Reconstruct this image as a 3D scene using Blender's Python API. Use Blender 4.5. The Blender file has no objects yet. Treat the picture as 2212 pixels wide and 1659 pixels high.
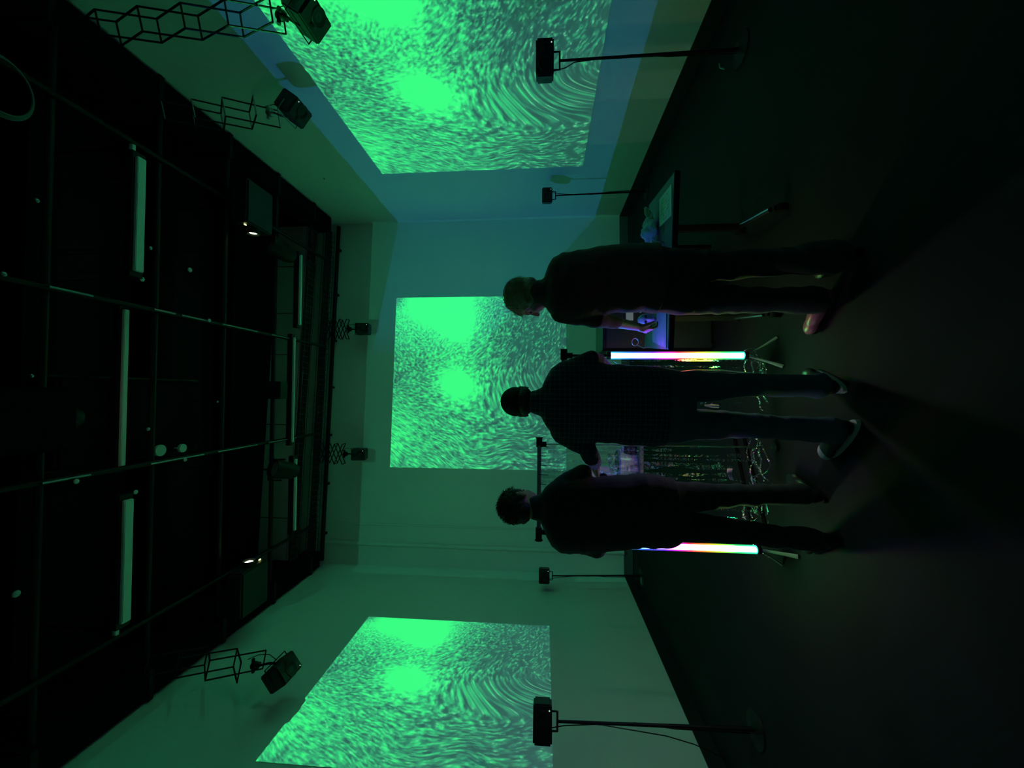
import bpy, bmesh, math, random
from mathutils import Vector, Matrix, noise
S = bpy.context.scene
C = S.collection
random.seed(7)
PI = math.pi
V = Vector

# ------------------------------------------------------------------ camera
F, CX, CY, EYE = 870.0, 829.5, 1106.0, 1.55
_n1 = V((810 - CX, -(1175.5 - CY), -F)).normalized()            # room depth axis seen by the upright camera
_n2 = V((878 - CX, CY + 10628, -F)); _n2 = (_n2 - _n1 * _n1.dot(_n2)).normalized()
_n3 = _n1.cross(_n2)
R3 = Matrix((_n3, _n1, _n2))                                    # upright camera axes -> world
def _ray(px, py): return R3 @ V((1659 - py - CX, -(px - CY), -F))
def at(px, py, Y): d = _ray(px, py); return d * (Y / d.y) + V((0, 0, EYE))
def atz(px, py, Z): d = _ray(px, py); return d * ((Z - EYE) / d.z) + V((0, 0, EYE))
def atx(px, py, X): d = _ray(px, py); return d * (X / d.x) + V((0, 0, EYE))

cam = bpy.data.cameras.new('camera'); cam.lens = F / 2212 * 36; cam.sensor_width = 36; cam.clip_start = .02
camo = bpy.data.objects.new('camera', cam); C.objects.link(camo)
roll = Matrix(((0, 1, 0), (-1, 0, 0), (0, 0, 1)))               # the phone is held turned a quarter
camo.matrix_world = Matrix.Translation((0, 0, EYE)) @ (R3 @ roll).to_4x4()
S.camera = camo

# ------------------------------------------------------------------ world, view
w = bpy.data.worlds.new('world'); S.world = w; w.use_nodes = True
w.node_tree.nodes['Background'].inputs[0].default_value = (0.02, .05, .05, 1)
w.node_tree.nodes['Background'].inputs[1].default_value = 0.0
S.view_settings.view_transform = 'Standard'; S.view_settings.look = 'None'
S.view_settings.exposure = 0.0; S.view_settings.gamma = 1.0; S.view_settings.use_curve_mapping = False
S.cycles.use_denoising = True
S.cycles.max_bounces = 7; S.cycles.diffuse_bounces = 6; S.cycles.glossy_bounces = 3
S.cycles.transparent_max_bounces = 24; S.cycles.caustics_reflective = False; S.cycles.caustics_refractive = False
S.cycles.sample_clamp_indirect = 4

# room measures
XL, XR, H = -3.17, 3.34, 6.9
def yb(x): return 7.225 + (x - XL) * .0675                      # the back wall stands slightly askew
YN = -4.0
BA, BB, BT, BBOT = -1.40, 1.83, 4.41, 1.14                      # video on the back wall
RF, RN, RT, RB = 5.91, 2.62, 4.03, .99                          # on the right wall
LF, LN, LT, LB = 5.57, 3.33, 4.00, 1.46                         # on the left wall

# ------------------------------------------------------------------ node helpers
class NT:
    def __init__(s, nt): s.nt = nt; s.N = nt.nodes; s.L = nt.links
    def put(s, sock, v):
        if isinstance(v, bpy.types.NodeSocket): s.L.new(v, sock)
        elif v is not None:
            sock.default_value = v
    def m(s, op, a, b=None, c=None, clamp=False):
        n = s.N.new('ShaderNodeMath'); n.operation = op; n.use_clamp = clamp
        for i, v in enumerate((a, b, c)): 
            if v is not None: s.put(n.inputs[i], v)
        return n.outputs[0]
    def comb(s, x, y, z):
        n = s.N.new('ShaderNodeCombineXYZ')
        for i, v in enumerate((x, y, z)): s.put(n.inputs[i], v)
        return n.outputs[0]
    def noise(s, vec, scale, detail=2, rough=.5):
        n = s.N.new('ShaderNodeTexNoise'); s.put(n.inputs['Vector'], vec)
        n.inputs['Scale'].default_value = scale; n.inputs['Detail'].default_value = detail; n.inputs['Roughness'].default_value = rough
        return n.outputs[0]
    def mr(s, v, a, b, c=0., d=1., smooth=True):
        n = s.N.new('ShaderNodeMapRange'); n.interpolation_type = 'SMOOTHSTEP' if smooth else 'LINEAR'
        s.put(n.inputs[0], v)
        for i, k in enumerate((a, b, c, d)): n.inputs[i + 1].default_value = k
        return n.outputs[0]
    def ramp(s, v, stops):
        n = s.N.new('ShaderNodeValToRGB'); s.put(n.inputs[0], v); e = n.color_ramp.elements
        while len(e) < len(stops): e.new(.5)
        for k, (p, c) in zip(e, stops): k.position = p; k.color = (*c, 1)
        return n.outputs[0]
    def mixc(s, f, a, b, mode='MIX'):
        n = s.N.new('ShaderNodeMix'); n.data_type = 'RGBA'; n.blend_type = mode
        s.put(n.inputs[0], f)
        for i, v in ((6, a), (7, b)):
            if isinstance(v, tuple): v = (*v, 1)
            s.put(n.inputs[i], v)
        return n.outputs[2]

def video(t, a, b):
    """the green flowing-particle film; a runs left to right, b top to bottom"""
    q = t.m('SUBTRACT', 1., a)
    wv = t.noise(t.comb(b, q, 0.), 2.6, 1)
    wv2 = t.noise(t.comb(q, b, 3.), 3.1, 1)
    b2 = t.m('MULTIPLY_ADD', t.m('SUBTRACT', wv, .5), .17, b)
    q2 = t.m('MULTIPLY_ADD', t.m('SUBTRACT', wv2, .5), .17, q)
    dx = t.m('SUBTRACT', b2, .20); dy = t.m('ADD', q2, .16)
    r = t.m('SQRT', t.m('ADD', t.m('MULTIPLY', dx, dx), t.m('MULTIPLY', dy, dy)))
    th = t.m('ARCTAN2', dy, dx)
    psi = t.m('SUBTRACT', r, t.m('MULTIPLY', t.m('MULTIPLY', b2, .45), t.mr(q2, .35, .8)))
    st = t.noise(t.comb(t.m('MULTIPLY', psi, 125.), t.m('MULTIPLY', th, 30.), 0.), 1., 3, .62)
    st2 = t.noise(t.comb(t.m('MULTIPLY', psi, 44.), t.m('MULTIPLY', th, 9.), 5.), 1., 2, .5)
    fine = t.noise(t.comb(t.m('MULTIPLY', psi, 190.), t.m('MULTIPLY', th, 95.), 2.), 1., 1, .5)
    def blob(bx, qx, rx, ry, rot=0.):
        u_ = t.m('SUBTRACT', b, bx); v_ = t.m('SUBTRACT', q, qx); c, s_ = math.cos(rot), math.sin(rot)
        p = t.m('DIVIDE', t.m('ADD', t.m('MULTIPLY', u_, c), t.m('MULTIPLY', v_, s_)), rx)
        k = t.m('DIVIDE', t.m('SUBTRACT', t.m('MULTIPLY', v_, c), t.m('MULTIPLY', u_, s_)), ry)
        d = t.m('ADD', t.m('MULTIPLY', p, p), t.m('MULTIPLY', k, k))
        return t.m('DIVIDE', 1., t.m('ADD', 1., t.m('MULTIPLY', d, d)))
    g = t.m('MULTIPLY_ADD', t.mr(b, .35, 1.), -.42, .50)
    for args, k in (((.24, .02, .27, .19), .62), ((.38, .17, .09, .10), .5), ((.37, .52, .13, .09, .5), .62),
                    ((.02, .80, .16, .14), .22), ((.50, .42, .30, .16, .9), .14), ((.10, .45, .22, .10), -.12), ((.72, .30, .16, .22), -.14), ((.0, .0, .05, .05), -.55)):
        g = t.m('MULTIPLY_ADD', blob(*args), k, g)
    flat = t.mr(g, .88, 1.12, 1., .06)
    g = t.m('MULTIPLY_ADD', t.m('MULTIPLY', t.m('SUBTRACT', st, .5), flat), 2.7, g)
    g = t.m('MULTIPLY_ADD', t.m('MULTIPLY', t.m('SUBTRACT', st2, .5), flat), 1.0, g)
    g = t.m('MAXIMUM', t.m('MINIMUM', g, 1.), 0.)
    col = t.ramp(g, ((0., (.012, .055, .055)), (.22, (.018, .13, .095)), (.5, (.025, .36, .15)), (.75, (.03, .72, .21)), (1., (.035, 1.1, .23))))
    sp = t.m('MULTIPLY', t.mr(fine, .56, .68), t.mr(st, .50, .62))
    sp = t.m('MULTIPLY', sp, flat)
    col = t.mixc(t.m('MULTIPLY', sp, .8), col, (.20, .85, .42))
    return col

def projector_light(name, P, nrm, cst, afun, extent, raster, rcol, power, aim, size=135):
    """a spot whose beam carries the film; wall plane nrm.x = cst, the film rectangle is given in wall coordinates"""
    ld = bpy.data.lights.new(name, 'SPOT'); ld.energy = power; ld.spot_size = math.radians(size); ld.spot_blend = 0; ld.shadow_soft_size = .006
    ld.use_nodes = True; t = NT(ld.node_tree)
    em = t.N['Emission'] if 'Emission' in t.N else t.N.new('ShaderNodeEmission')
    geo = t.N.new('ShaderNodeTexCoord')
    o = bpy.data.objects.new(name, ld); C.objects.link(o)
    q = (V(aim) - V(P)).to_track_quat('-Z', 'Y'); o.rotation_euler = q.to_euler(); o.location = P
    M = q.to_matrix()
    sep = t.N.new('ShaderNodeSeparateXYZ'); t.L.new(geo.outputs['Normal'], sep.inputs[0])
    D = []
    for i in range(3):
        D.append(t.m('ADD', t.m('ADD', t.m('MULTIPLY', sep.outputs[0], M[i][0]), t.m('MULTIPLY', sep.outputs[1], M[i][1])), t.m('MULTIPLY', sep.outputs[2], M[i][2])))
    nd = t.m('ADD', t.m('ADD', t.m('MULTIPLY', D[0], nrm[0]), t.m('MULTIPLY', D[1], nrm[1])), t.m('MULTIPLY', D[2], nrm[2]))
    hgt = cst - V(nrm).dot(V(P))
    tt = t.m('DIVIDE', hgt, nd)
    front = t.m('GREATER_THAN', tt, 0.)
    X = [t.m('MULTIPLY_ADD', D[i], tt, P[i]) for i in range(3)]
    h0 = X[afun]
    (a0, a1, z1, z0) = extent
    a = t.m('DIVIDE', t.m('SUBTRACT', h0, a0), a1 - a0); b = t.m('DIVIDE', t.m('SUBTRACT', z1, X[2]), z1 - z0)
    def inside(a, b):
        k = t.m('MULTIPLY', t.m('GREATER_THAN', a, 0.), t.m('LESS_THAN', a, 1.))
        return t.m('MULTIPLY', k, t.m('MULTIPLY', t.m('GREATER_THAN', b, 0.), t.m('LESS_THAN', b, 1.)))
    col = video(t, a, b)
    (r0, r1, rz1, rz0) = raster
    ra = t.m('DIVIDE', t.m('SUBTRACT', h0, r0), r1 - r0); rb = t.m('DIVIDE', t.m('SUBTRACT', rz1, X[2]), rz1 - rz0)
    base = t.mixc(t.m('MULTIPLY', inside(ra, rb), t.mr(h0, 7.2, 10.2, 1., 0.)), (0, 0, 0), rcol)
    out = t.mixc(inside(a, b), base, col)
    t.put(em.inputs['Color'], out)
    t3 = t.m('MULTIPLY', t.m('MULTIPLY', t.m('MULTIPLY', tt, tt), tt), front)
    t.put(em.inputs['Strength'], t.m('DIVIDE', t.m('MINIMUM', t3, 3000.), abs(hgt)))
    lo = [n for n in t.N if n.type == 'OUTPUT_LIGHT'][0]; t.L.new(em.outputs[0], lo.inputs[0])
    return o

PW = 45.0
LP = at(538, 1212, 4.95); RP = at(547, 505, 4.95); BP = V((-.22, 2.95, 5.30))   # the three lenses
projector_light('projector_beam_right_wall', LP + V((.06, 0, 0)), (1, 0, 0), XR, 1, (RF + .0, RN, RT, RB) if False else (RF, RN, RT, RB), (9.8, 1.2, 4.42, .60), (.003, .026, .070), PW, (XR, 4.1, 2.4))
projector_light('projector_beam_left_wall', RP + V((-.06, 0, 0)), (-1, 0, 0), -XL, 1, (LN, LF, LT, LB), (.6, 7.2, 5.4, -.5), (.001, .014, .007), PW, (XL, 4.5, 2.6))  # green spill added round the film to brighten the left wall
projector_light('projector_beam_back_wall', BP + V((0, .06, 0)), (-.0675, 1, 0), 7.225 - XL * .0675, 0, (BA, BB, BT, BBOT), (-3.4, 3.4, 4.95, -.5), (.002, .032, .018), PW, (.2, 7.3, 2.9))

# ------------------------------------------------------------------ materials
MATS = {}
def mat(name, col, rough=.6, metal=0., spec=.5, bump=0., bscale=60., vary=0., vscale=6., alpha=None, sheen=0):
    if name in MATS: return MATS[name]
    m = bpy.data.materials.new(name); m.use_nodes = True; t = NT(m.node_tree); p = t.N['Principled BSDF']
    p.inputs['Roughness'].default_value = rough; p.inputs['Metallic'].default_value = metal; p.inputs['Specular IOR Level'].default_value = spec
    if sheen: p.inputs['Sheen Weight'].default_value = sheen
    tc = t.N.new('ShaderNodeTexCoord').outputs['Object']
    n = t.noise(tc, vscale, 3)
    k = 1 - vary
    t.put(p.inputs['Base Color'], t.mixc(n, tuple(c * k for c in col), tuple(min(1, c * (1 + vary)) for c in col)))
    if bump:
        b = t.N.new('ShaderNodeBump'); b.inputs['Strength'].default_value = bump; b.inputs['Distance'].default_value = .01
        t.put(b.inputs['Height'], t.noise(tc, bscale, 3)); t.L.new(b.outputs[0], p.inputs['Normal'])
    MATS[name] = m; return m
def emat(name, col, st):
    m = bpy.data.materials.new(name); m.use_nodes = True; t = NT(m.node_tree); p = t.N['Principled BSDF']
    p.inputs['Base Color'].default_value = (*col, 1); p.inputs['Emission Color'].default_value = (*col, 1); p.inputs['Emission Strength'].default_value = st
    return m
m_wall = mat('white_wall_paint', (.77, .77, .75), .85, spec=.2, bump=.06, bscale=180, vary=.02, vscale=1.2)
m_floor = mat('dark_vinyl_floor', (.020, .022, .025), .75, spec=.12, bump=.05, bscale=90, vary=.25, vscale=1.6)
m_black = mat('black_painted_steel', (.010, .010, .011), .5, spec=.2, bump=.05, vary=.2)
m_blackm = mat('matt_black_paint', (.006, .006, .006), .9, spec=.05, vary=.3)
m_plastic = mat('black_plastic_shell', (.012, .012, .014), .5, bump=.12, bscale=300)
m_cone = mat('speaker_cone_black', (.008, .008, .008), .6)
m_zinc = mat('zinc_plated_steel', (.35, .36, .36), .35, metal=.9, vary=.2, vscale=30)
m_chrome = mat('polished_chrome', (.8, .8, .8), .24, metal=1.)
m_deck = mat('dark_ceiling_deck', (.012, .013, .012), .9, spec=.05, vary=.3)
m_lampw = mat('white_lamp_diffuser', (.75, .76, .75), .5)
m_base = mat('grey_rubber_baseboard', (.10, .12, .12), .5)
m_bbase = mat('black_rubber_baseboard', (.010, .010, .010), .6)
m_top = mat('grey_laminate_tabletop', (.10, .11, .12), .45, vary=.1)
m_paper = mat('white_paper', (.75, .77, .74), .8)
m_ink = mat('dark_ink', (.06, .07, .07), .8)
m_skin = mat('human_skin', (.42, .26, .20), .5, vary=.08, vscale=40, bump=.05, bscale=200)
m_maroon = mat('maroon_knit', (.11, .035, .045), .9, bump=.5, bscale=260, vary=.25, sheen=.2)
m_blk_cloth = mat('black_cotton', (.022, .022, .030), .9, bump=.4, bscale=240, vary=.25, sheen=.1)
m_jeans = mat('dark_denim', (.035, .04, .06), .85, bump=.5, bscale=320, vary=.35, vscale=9)
m_jeans2 = mat('blue_denim', (.07, .11, .20), .85, bump=.5, bscale=320, vary=.35, vscale=9)
m_trous = mat('charcoal_trousers', (.03, .03, .042), .85, bump=.4, bscale=300, vary=.3)
m_hair1 = mat('light_brown_hair', (.62, .50, .34), .5, bump=.6, bscale=120, vary=.4, vscale=30)
m_hair2 = mat('dark_brown_hair', (.045, .03, .02), .55, bump=.6, bscale=120, vary=.4, vscale=30)
m_capm = mat('black_cap_cloth', (.012, .012, .014), .85, bump=.3, bscale=300)
m_shoe = mat('black_leather_shoe', (.015, .014, .014), .4, bump=.1)
m_sole = mat('white_rubber_sole', (.6, .6, .62), .6)
m_shoer = mat('red_leather_shoe', (.40, .12, .20), .35, bump=.1)
m_cable = mat('black_rubber_cable', (.010, .010, .010), .5)
m_frame = mat('grey_tubing', (.28, .28, .36), .4, bump=.1)
m_foot = mat('white_plastic_foot', (.6, .62, .6), .4)
m_case = mat('black_case_laminate', (.006, .009, .012), .6, bump=.1)
m_cloth = mat('pale_blue_cloth', (.5, .75, .95), .9, bump=.3, bscale=80)
m_mat = mat('grey_cutting_mat', (.26, .32, .33), .7, vary=.4, vscale=22)
m_tub = mat('frosted_plastic', (.5, .6, .6), .15, bump=.3, bscale=40)
m_bluep = mat('blue_plastic', (.10, .2, .5), .35)
m_purp = mat('glossy_grey_plastic', (.35, .33, .42), .15)

def plaid():
    m = bpy.data.materials.new('plaid_shirt_cloth'); m.use_nodes = True; t = NT(m.node_tree); p = t.N['Principled BSDF']
    p.inputs['Roughness'].default_value = .85; p.inputs['Sheen Weight'].default_value = .1
    s = t.N.new('ShaderNodeSeparateXYZ'); t.L.new(t.N.new('ShaderNodeTexCoord').outputs['Object'], s.inputs[0])
    def line(v, per): return t.m('GREATER_THAN', t.m('FRACT', t.m('DIVIDE', t.m('ADD', v, 40.), per)), .84)
    k = t.m('ADD', line(s.outputs[0], .026), line(s.outputs[2], .026))
    t.put(p.inputs['Base Color'], t.ramp(t.m('MULTIPLY', k, .5), ((0, (.045, .04, .085)), (.5, (.13, .11, .18)), (1., (.32, .29, .36)))))
    b = t.N.new('ShaderNodeBump'); b.inputs['Strength'].default_value = .3; b.inputs['Distance'].default_value = .01
    t.put(b.inputs['Height'], t.noise(t.comb(s.outputs[0], s.outputs[1], s.outputs[2]), 200, 2)); t.L.new(b.outputs[0], p.inputs['Normal'])
    return m
m_plaid = plaid()
def film():
    m = bpy.data.materials.new('clear_cellophane'); m.use_nodes = True; t = NT(m.node_tree)
    out = [n for n in t.N if n.type == 'OUTPUT_MATERIAL'][0]; t.N.remove(t.N['Principled BSDF'])
    tr = t.N.new('ShaderNodeBsdfTransparent'); tr.inputs[0].default_value = (.93, .95, .95, 1)
    gl = t.N.new('ShaderNodeBsdfAnisotropic') if hasattr(bpy.types, 'ShaderNodeBsdfAnisotropic') else t.N.new('ShaderNodeBsdfGlossy')
    gl.inputs['Roughness'].default_value = .06; gl.inputs[0].default_value = (1, 1, 1, 1)
    b = t.N.new('ShaderNodeBump'); b.inputs['Strength'].default_value = 1.; b.inputs['Distance'].default_value = .02
    t.put(b.inputs['Height'], t.noise(t.N.new('ShaderNodeTexCoord').outputs['Object'], 38, 2)); t.L.new(b.outputs[0], gl.inputs['Normal'])
    mx = t.N.new('ShaderNodeMixShader'); mx.inputs[0].default_value = .34
    t.L.new(tr.outputs[0], mx.inputs[1]); t.L.new(gl.outputs[0], mx.inputs[2]); t.L.new(mx.outputs[0], out.inputs[0])
    return m
m_film = film()
def led(name, z0, z1, core):
    """rainbow strip light: colour set by height along the tube"""
    m = bpy.data.materials.new(name); m.use_nodes = True; t = NT(m.node_tree)
    out = [n for n in t.N if n.type == 'OUTPUT_MATERIAL'][0]; t.N.remove(t.N['Principled BSDF'])
    s = t.N.new('ShaderNodeSeparateXYZ'); t.L.new(t.N.new('ShaderNodeNewGeometry').outputs['Position'], s.inputs[0])
    f = t.m('DIVIDE', t.m('SUBTRACT', z1, s.outputs[2]), z1 - z0)
    col = t.ramp(f, ((0., (.04, .50, 1.)), (.16, (.03, .14, 1.)), (.32, (.14, .03, 1.)), (.42, (.8, .03, .8)), (.52, (1., .035, .07)),
                     (.64, (1., .35, .03)), (.74, (.45, 1., .04)), (.86, (.03, 1., .15)), (1., (.03, .8, .5))))
    em = t.N.new('ShaderNodeEmission'); t.put(em.inputs[0], col)
    if core:
        em.inputs[1].default_value = 36.
        t.L.new(em.outputs[0], out.inputs[0])
    else:
        em.inputs[1].default_value = .55
        tr = t.N.new('ShaderNodeBsdfTransparent'); mx = t.N.new('ShaderNodeAddShader')
        t.L.new(tr.outputs[0], mx.inputs[0]); t.L.new(em.outputs[0], mx.inputs[1]); t.L.new(mx.outputs[0], out.inputs[0])
    return m

# ------------------------------------------------------------------ mesh helpers
class MB:
    def __init__(s): s.v = []; s.f = []
    def add(s, vs, fs):
        k = len(s.v); s.v += [V(p) for p in vs]; s.f += [[k + i for i in f] for f in fs]; return s
    def box(s, a, b, M=None):
        x0, y0, z0 = a; x1, y1, z1 = b
        vs = [V(p) for p in ((x0,y0,z0),(x1,y0,z0),(x1,y1,z0),(x0,y1,z0),(x0,y0,z1),(x1,y0,z1),(x1,y1,z1),(x0,y1,z1))]
        if M: vs = [M @ p for p in vs]
        return s.add(vs, [(0,3,2,1),(4,5,6,7),(0,1,5,4),(1,2,6,5),(2,3,7,6),(3,0,4,7)])
    def cbox(s, c, sz, M=None):
        a = V(c) - V(sz) / 2; b = V(c) + V(sz) / 2; return s.box(a, b, M)
    def tube(s, pts, r, n=10, rads=None, cap=True, flat=1.):
        pts = [V(p) for p in pts]; rings = []
        up = V((0, 0, 1)); prev = None
        for i, p in enumerate(pts):
            d = (pts[min(i+1, len(pts)-1)] - pts[max(i-1, 0)]).normalized()
            if prev is None:
                a = d.cross(up); a = a.normalized() if a.length > .05 else V((1, 0, 0))
            else:
                a = (prev - d * prev.dot(d)); a = a.normalized() if a.length > 1e-4 else V((1, 0, 0))
            b = d.cross(a).normalized(); prev = a
            rr = rads[i] if rads else r
            rings.append([p + a * math.cos(2*PI*k/n) * rr + b * math.sin(2*PI*k/n) * rr * flat for k in range(n)])
        vs = [q for R in rings for q in R]; fs = []
        for i in range(len(rings)-1):
            for k in range(n):
                fs.append((i*n+k, i*n+(k+1)%n, (i+1)*n+(k+1)%n, (i+1)*n+k))
        if cap: fs.append(tuple(reversed(range(n)))); fs.append(tuple(range((len(rings)-1)*n, len(rings)*n)))
        return s.add(vs, fs)
    def cyl(s, a, b, r, n=20, r2=None): return s.tube([a, b], r, n, rads=[r, r if r2 is None else r2])
    def limb(s, pts, rads, n=14, flat=1.):
        """tapered tube with rounded ends"""
        pts = [V(p) for p in pts]; P = []; Rr = []
        d0 = (pts[0] - pts[1]).normalized(); d1 = (pts[-1] - pts[-2]).normalized()
        for k in (.98, .8, .45): P.append(pts[0] + d0 * rads[0] * k); Rr.append(rads[0] * math.sqrt(1-k*k))
        for i in range(len(pts)-1):
            for j in range(4):
                u = j / 4; P.append(pts[i].lerp(pts[i+1], u)); Rr.append(rads[i] * (1-u) + rads[i+1] * u)
        P.append(pts[-1]); Rr.append(rads[-1])
        for k in (.45, .8, .98): P.append(pts[-1] + d1 * rads[-1] * k); Rr.append(rads[-1] * math.sqrt(1-k*k))
        return s.tube(P, 0, n, rads=Rr, flat=flat)
    def ell(s, c, r, M=None, n=20, m=14):
        c = V(c); vs = []; fs = []
        for i in range(m+1):
            ph = PI * i / m
            for k in range(n):
                th = 2*PI*k/n; p = V((r[0]*math.sin(ph)*math.cos(th), r[1]*math.sin(ph)*math.sin(th), r[2]*math.cos(ph)))
                vs.append(c + (M @ p if M else p))
        for i in range(m):
            for k in range(n): fs.append((i*n+k, (i+1)*n+k, (i+1)*n+(k+1)%n, i*n+(k+1)%n))
        return s.add(vs, fs)
    def loft(s, rings, n=28, pw=2.3):
        """rings: (centre, half width x, half depth y) horizontal super-ellipses, top to bottom"""
        vs = []; fs = []
        e = 2 / pw
        R = [(V(rings[0][0]) , rings[0][1]*.02, rings[0][2]*.02)] + list(rings) + [(V(rings[-1][0]), rings[-1][1]*.02, rings[-1][2]*.02)]
        for c, rx, ry in R:
            for k in range(n):
                th = 2*PI*k/n; cc, ss = math.cos(th), math.sin(th)
                vs.append(V(c) + V((rx*math.copysign(abs(cc)**e, cc), ry*math.copysign(abs(ss)**e, ss), 0)))
        for i in range(len(R)-1):
            for k in range(n): fs.append((i*n+k, (i+1)*n+k, (i+1)*n+(k+1)%n, i*n+(k+1)%n))
        fs.append(tuple(reversed(range(n)))); fs.append(tuple(range((len(R)-1)*n, len(R)*n)))
        return s.add(vs, fs)
    def lathe(s, prof, M=None, n=24):
        vs = []; fs = []
        for r, z in prof:
            for k in range(n):
                p = V((r*math.cos(2*PI*k/n), r*math.sin(2*PI*k/n), z)); vs.append(M @ p if M else p)
        for i in range(len(prof)-1):
            for k in range(n): fs.append((i*n+k, i*n+(k+1)%n, (i+1)*n+(k+1)%n, (i+1)*n+k))
        return s.add(vs, fs)
    def quad(s, a, b, c, d): return s.add([a, b, c, d], [(0, 1, 2, 3)])

def raw(mb, name='mesh'):
    me = bpy.data.meshes.new(name); me.from_pydata([tuple(p) for p in mb.v], [], mb.f); me.validate()
    bm = bmesh.new(); bm.from_mesh(me); bmesh.ops.recalc_face_normals(bm, faces=bm.faces); bm.to_mesh(me); bm.free()
    return me
def obj(name, mb, m, parent=None, smooth=False, bevel=0., origin=None):
    me = raw(mb, name) if isinstance(mb, MB) else mb
    me.name = name
    if not me.materials: me.materials.append(m)
    if bevel:
        bm = bmesh.new(); bm.from_mesh(me)
        es = [e for e in bm.edges if len(e.link_faces) == 2 and e.calc_face_angle(0) > .6]
        bmesh.ops.bevel(bm, geom=es, offset=bevel, segments=2, affect='EDGES'); bm.to_mesh(me); bm.free()
    if smooth:
        for p in me.polygons: p.use_smooth = True
        if smooth != 'all':
            try: me.set_sharp_from_angle(angle=math.radians(45))
            except Exception: pass
    if origin is not None:
        me.transform(Matrix.Translation(-V(origin)))
    o = bpy.data.objects.new(name, me); C.objects.link(o)
    if origin is not None: o.location = origin
    if parent is not None:
        o.parent = parent
        if origin is None and parent.name in parent_inv: me.transform(parent_inv[parent.name]); parent_inv[o.name] = parent_inv[parent.name]
    return o
parent_inv = {}
def tag(o, label, cat, group=None, kind=None):
    o['label'] = label; o['category'] = cat
    if group: o['group'] = group
    if kind: o['kind'] = kind
    return o
def thing(name, label, cat, loc=(0, 0, 0), rot=None, group=None, world=False):
    """world=True: child meshes are given in world coordinates"""
    o = bpy.data.objects.new(name, None); C.objects.link(o); o.empty_display_size = .1; o.location = loc
    if rot is not None: o.rotation_euler = rot
    tag(o, label, cat, group)
    if world: parent_inv[o.name] = Matrix.Translation(-V(loc))
    return o
def struct(name, mb, m, **k):
    o = obj(name, mb, m, **k); o['kind'] = 'structure'; return o
def dup(root, loc, label, rot=None, group=None):
    r = root.copy(); C.objects.link(r); r.location = loc
    if rot is not None: r.rotation_euler = rot
    r['label'] = label
    if group: r['group'] = group
    for ch in root.children:
        c = ch.copy(); C.objects.link(c); c.parent = r
        for g in ch.children:
            d = g.copy(); C.objects.link(d); d.parent = c
    return r
def remesh(mb, vox, smooth=3, disp=None):
    me = raw(mb, 'tmp'); o = bpy.data.objects.new('tmp', me); C.objects.link(o)
    r = o.modifiers.new('r', 'REMESH'); r.mode = 'VOXEL'; r.voxel_size = vox; r.use_smooth_shade = True
    if smooth: q = o.modifiers.new('s', 'SMOOTH'); q.factor = .5; q.iterations = smooth
    dg = bpy.context.evaluated_depsgraph_get(); out = bpy.data.meshes.new_from_object(o.evaluated_get(dg))
    bpy.data.objects.remove(o); bpy.data.meshes.remove(me)
    if disp:
        out.update(); ns = [v.normal.copy() for v in out.vertices]
        for v, n in zip(out.vertices, ns): v.co += n * disp(v.co)
    for p in out.polygons: p.use_smooth = True
    return out

# ------------------------------------------------------------------ room shell
struct('floor', MB().box((XL - .2, YN, -.1), (XR + .2, 8.1, 0)), m_floor)
struct('wall_left', MB().box((XL - .2, YN, 0), (XL, yb(XL) + .2, H)), m_wall)
struct('wall_right', MB().box((XR, YN, 0), (XR + .2, yb(XR) + .2, H)), m_wall)
mb = MB()
vs = [(XL, yb(XL), 0), (XR, yb(XR), 0), (XR, yb(XR) + .2, 0), (XL, yb(XL) + .2, 0)]
mb.add([V(p) for p in vs] + [V(p) + V((0, 0, H)) for p in vs], [(0,3,2,1),(4,5,6,7),(0,1,5,4),(1,2,6,5),(2,3,7,6),(3,0,4,7)])
struct('wall_back', mb, m_wall)
struct('wall_front', MB().box((XL - .2, YN - .2, 0), (XR + .2, YN, H)), m_wall)
mb = MB().box((XL - .2, YN, H), (XR + .2, 8.1, H + .15))
struct('ceiling', mb, m_deck)
for k, (a_, b_) in enumerate((((XL, YN, 5.86), (XL + .02, yb(XL), H)), ((XR - .02, YN, 5.86), (XR, yb(XR), H)), ((XL, YN, 5.6), (XR, YN + .02, H)))):
    struct('trim_%d' % (k + 11), MB().box(a_, b_), m_blackm)          # upper walls painted black
mb = MB(); a = V((XL, yb(XL), 0)); b = V((XR, yb(XR), 0)); n = V((.0675, -1, 0)).normalized() * .012
mb.add([a, b, b + n, a + n] + [p + V((0, 0, .15)) for p in (a, b, b + n, a + n)], [(0,3,2,1),(4,5,6,7),(0,1,5,4),(1,2,6,5),(2,3,7,6),(3,0,4,7)])
struct('baseboard_back', mb, m_base)
struct('baseboard_left', MB().box((XL, YN, 0), (XL + .012, yb(XL) - .02, .15)), m_bbase)
struct('baseboard_right', MB().box((XR - .012, YN, 0), (XR, yb(XR) - .02, .15)), m_bbase)
# a slim raised pilaster strip on the back wall, left, and the fold beside it
for k, (py, r) in enumerate(((1180, .035), (1139, .016))):
    p = at(1000, py, 7.25); mb = MB(); y = yb(p.x)
    mb.cyl((p.x, y - r * .9, .15), (p.x, y - r * .9, 5.6 if k == 0 else 5.4), r, 14)
    struct('trim_%d' % (k + 1), mb, m_wall, smooth=True)
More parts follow.
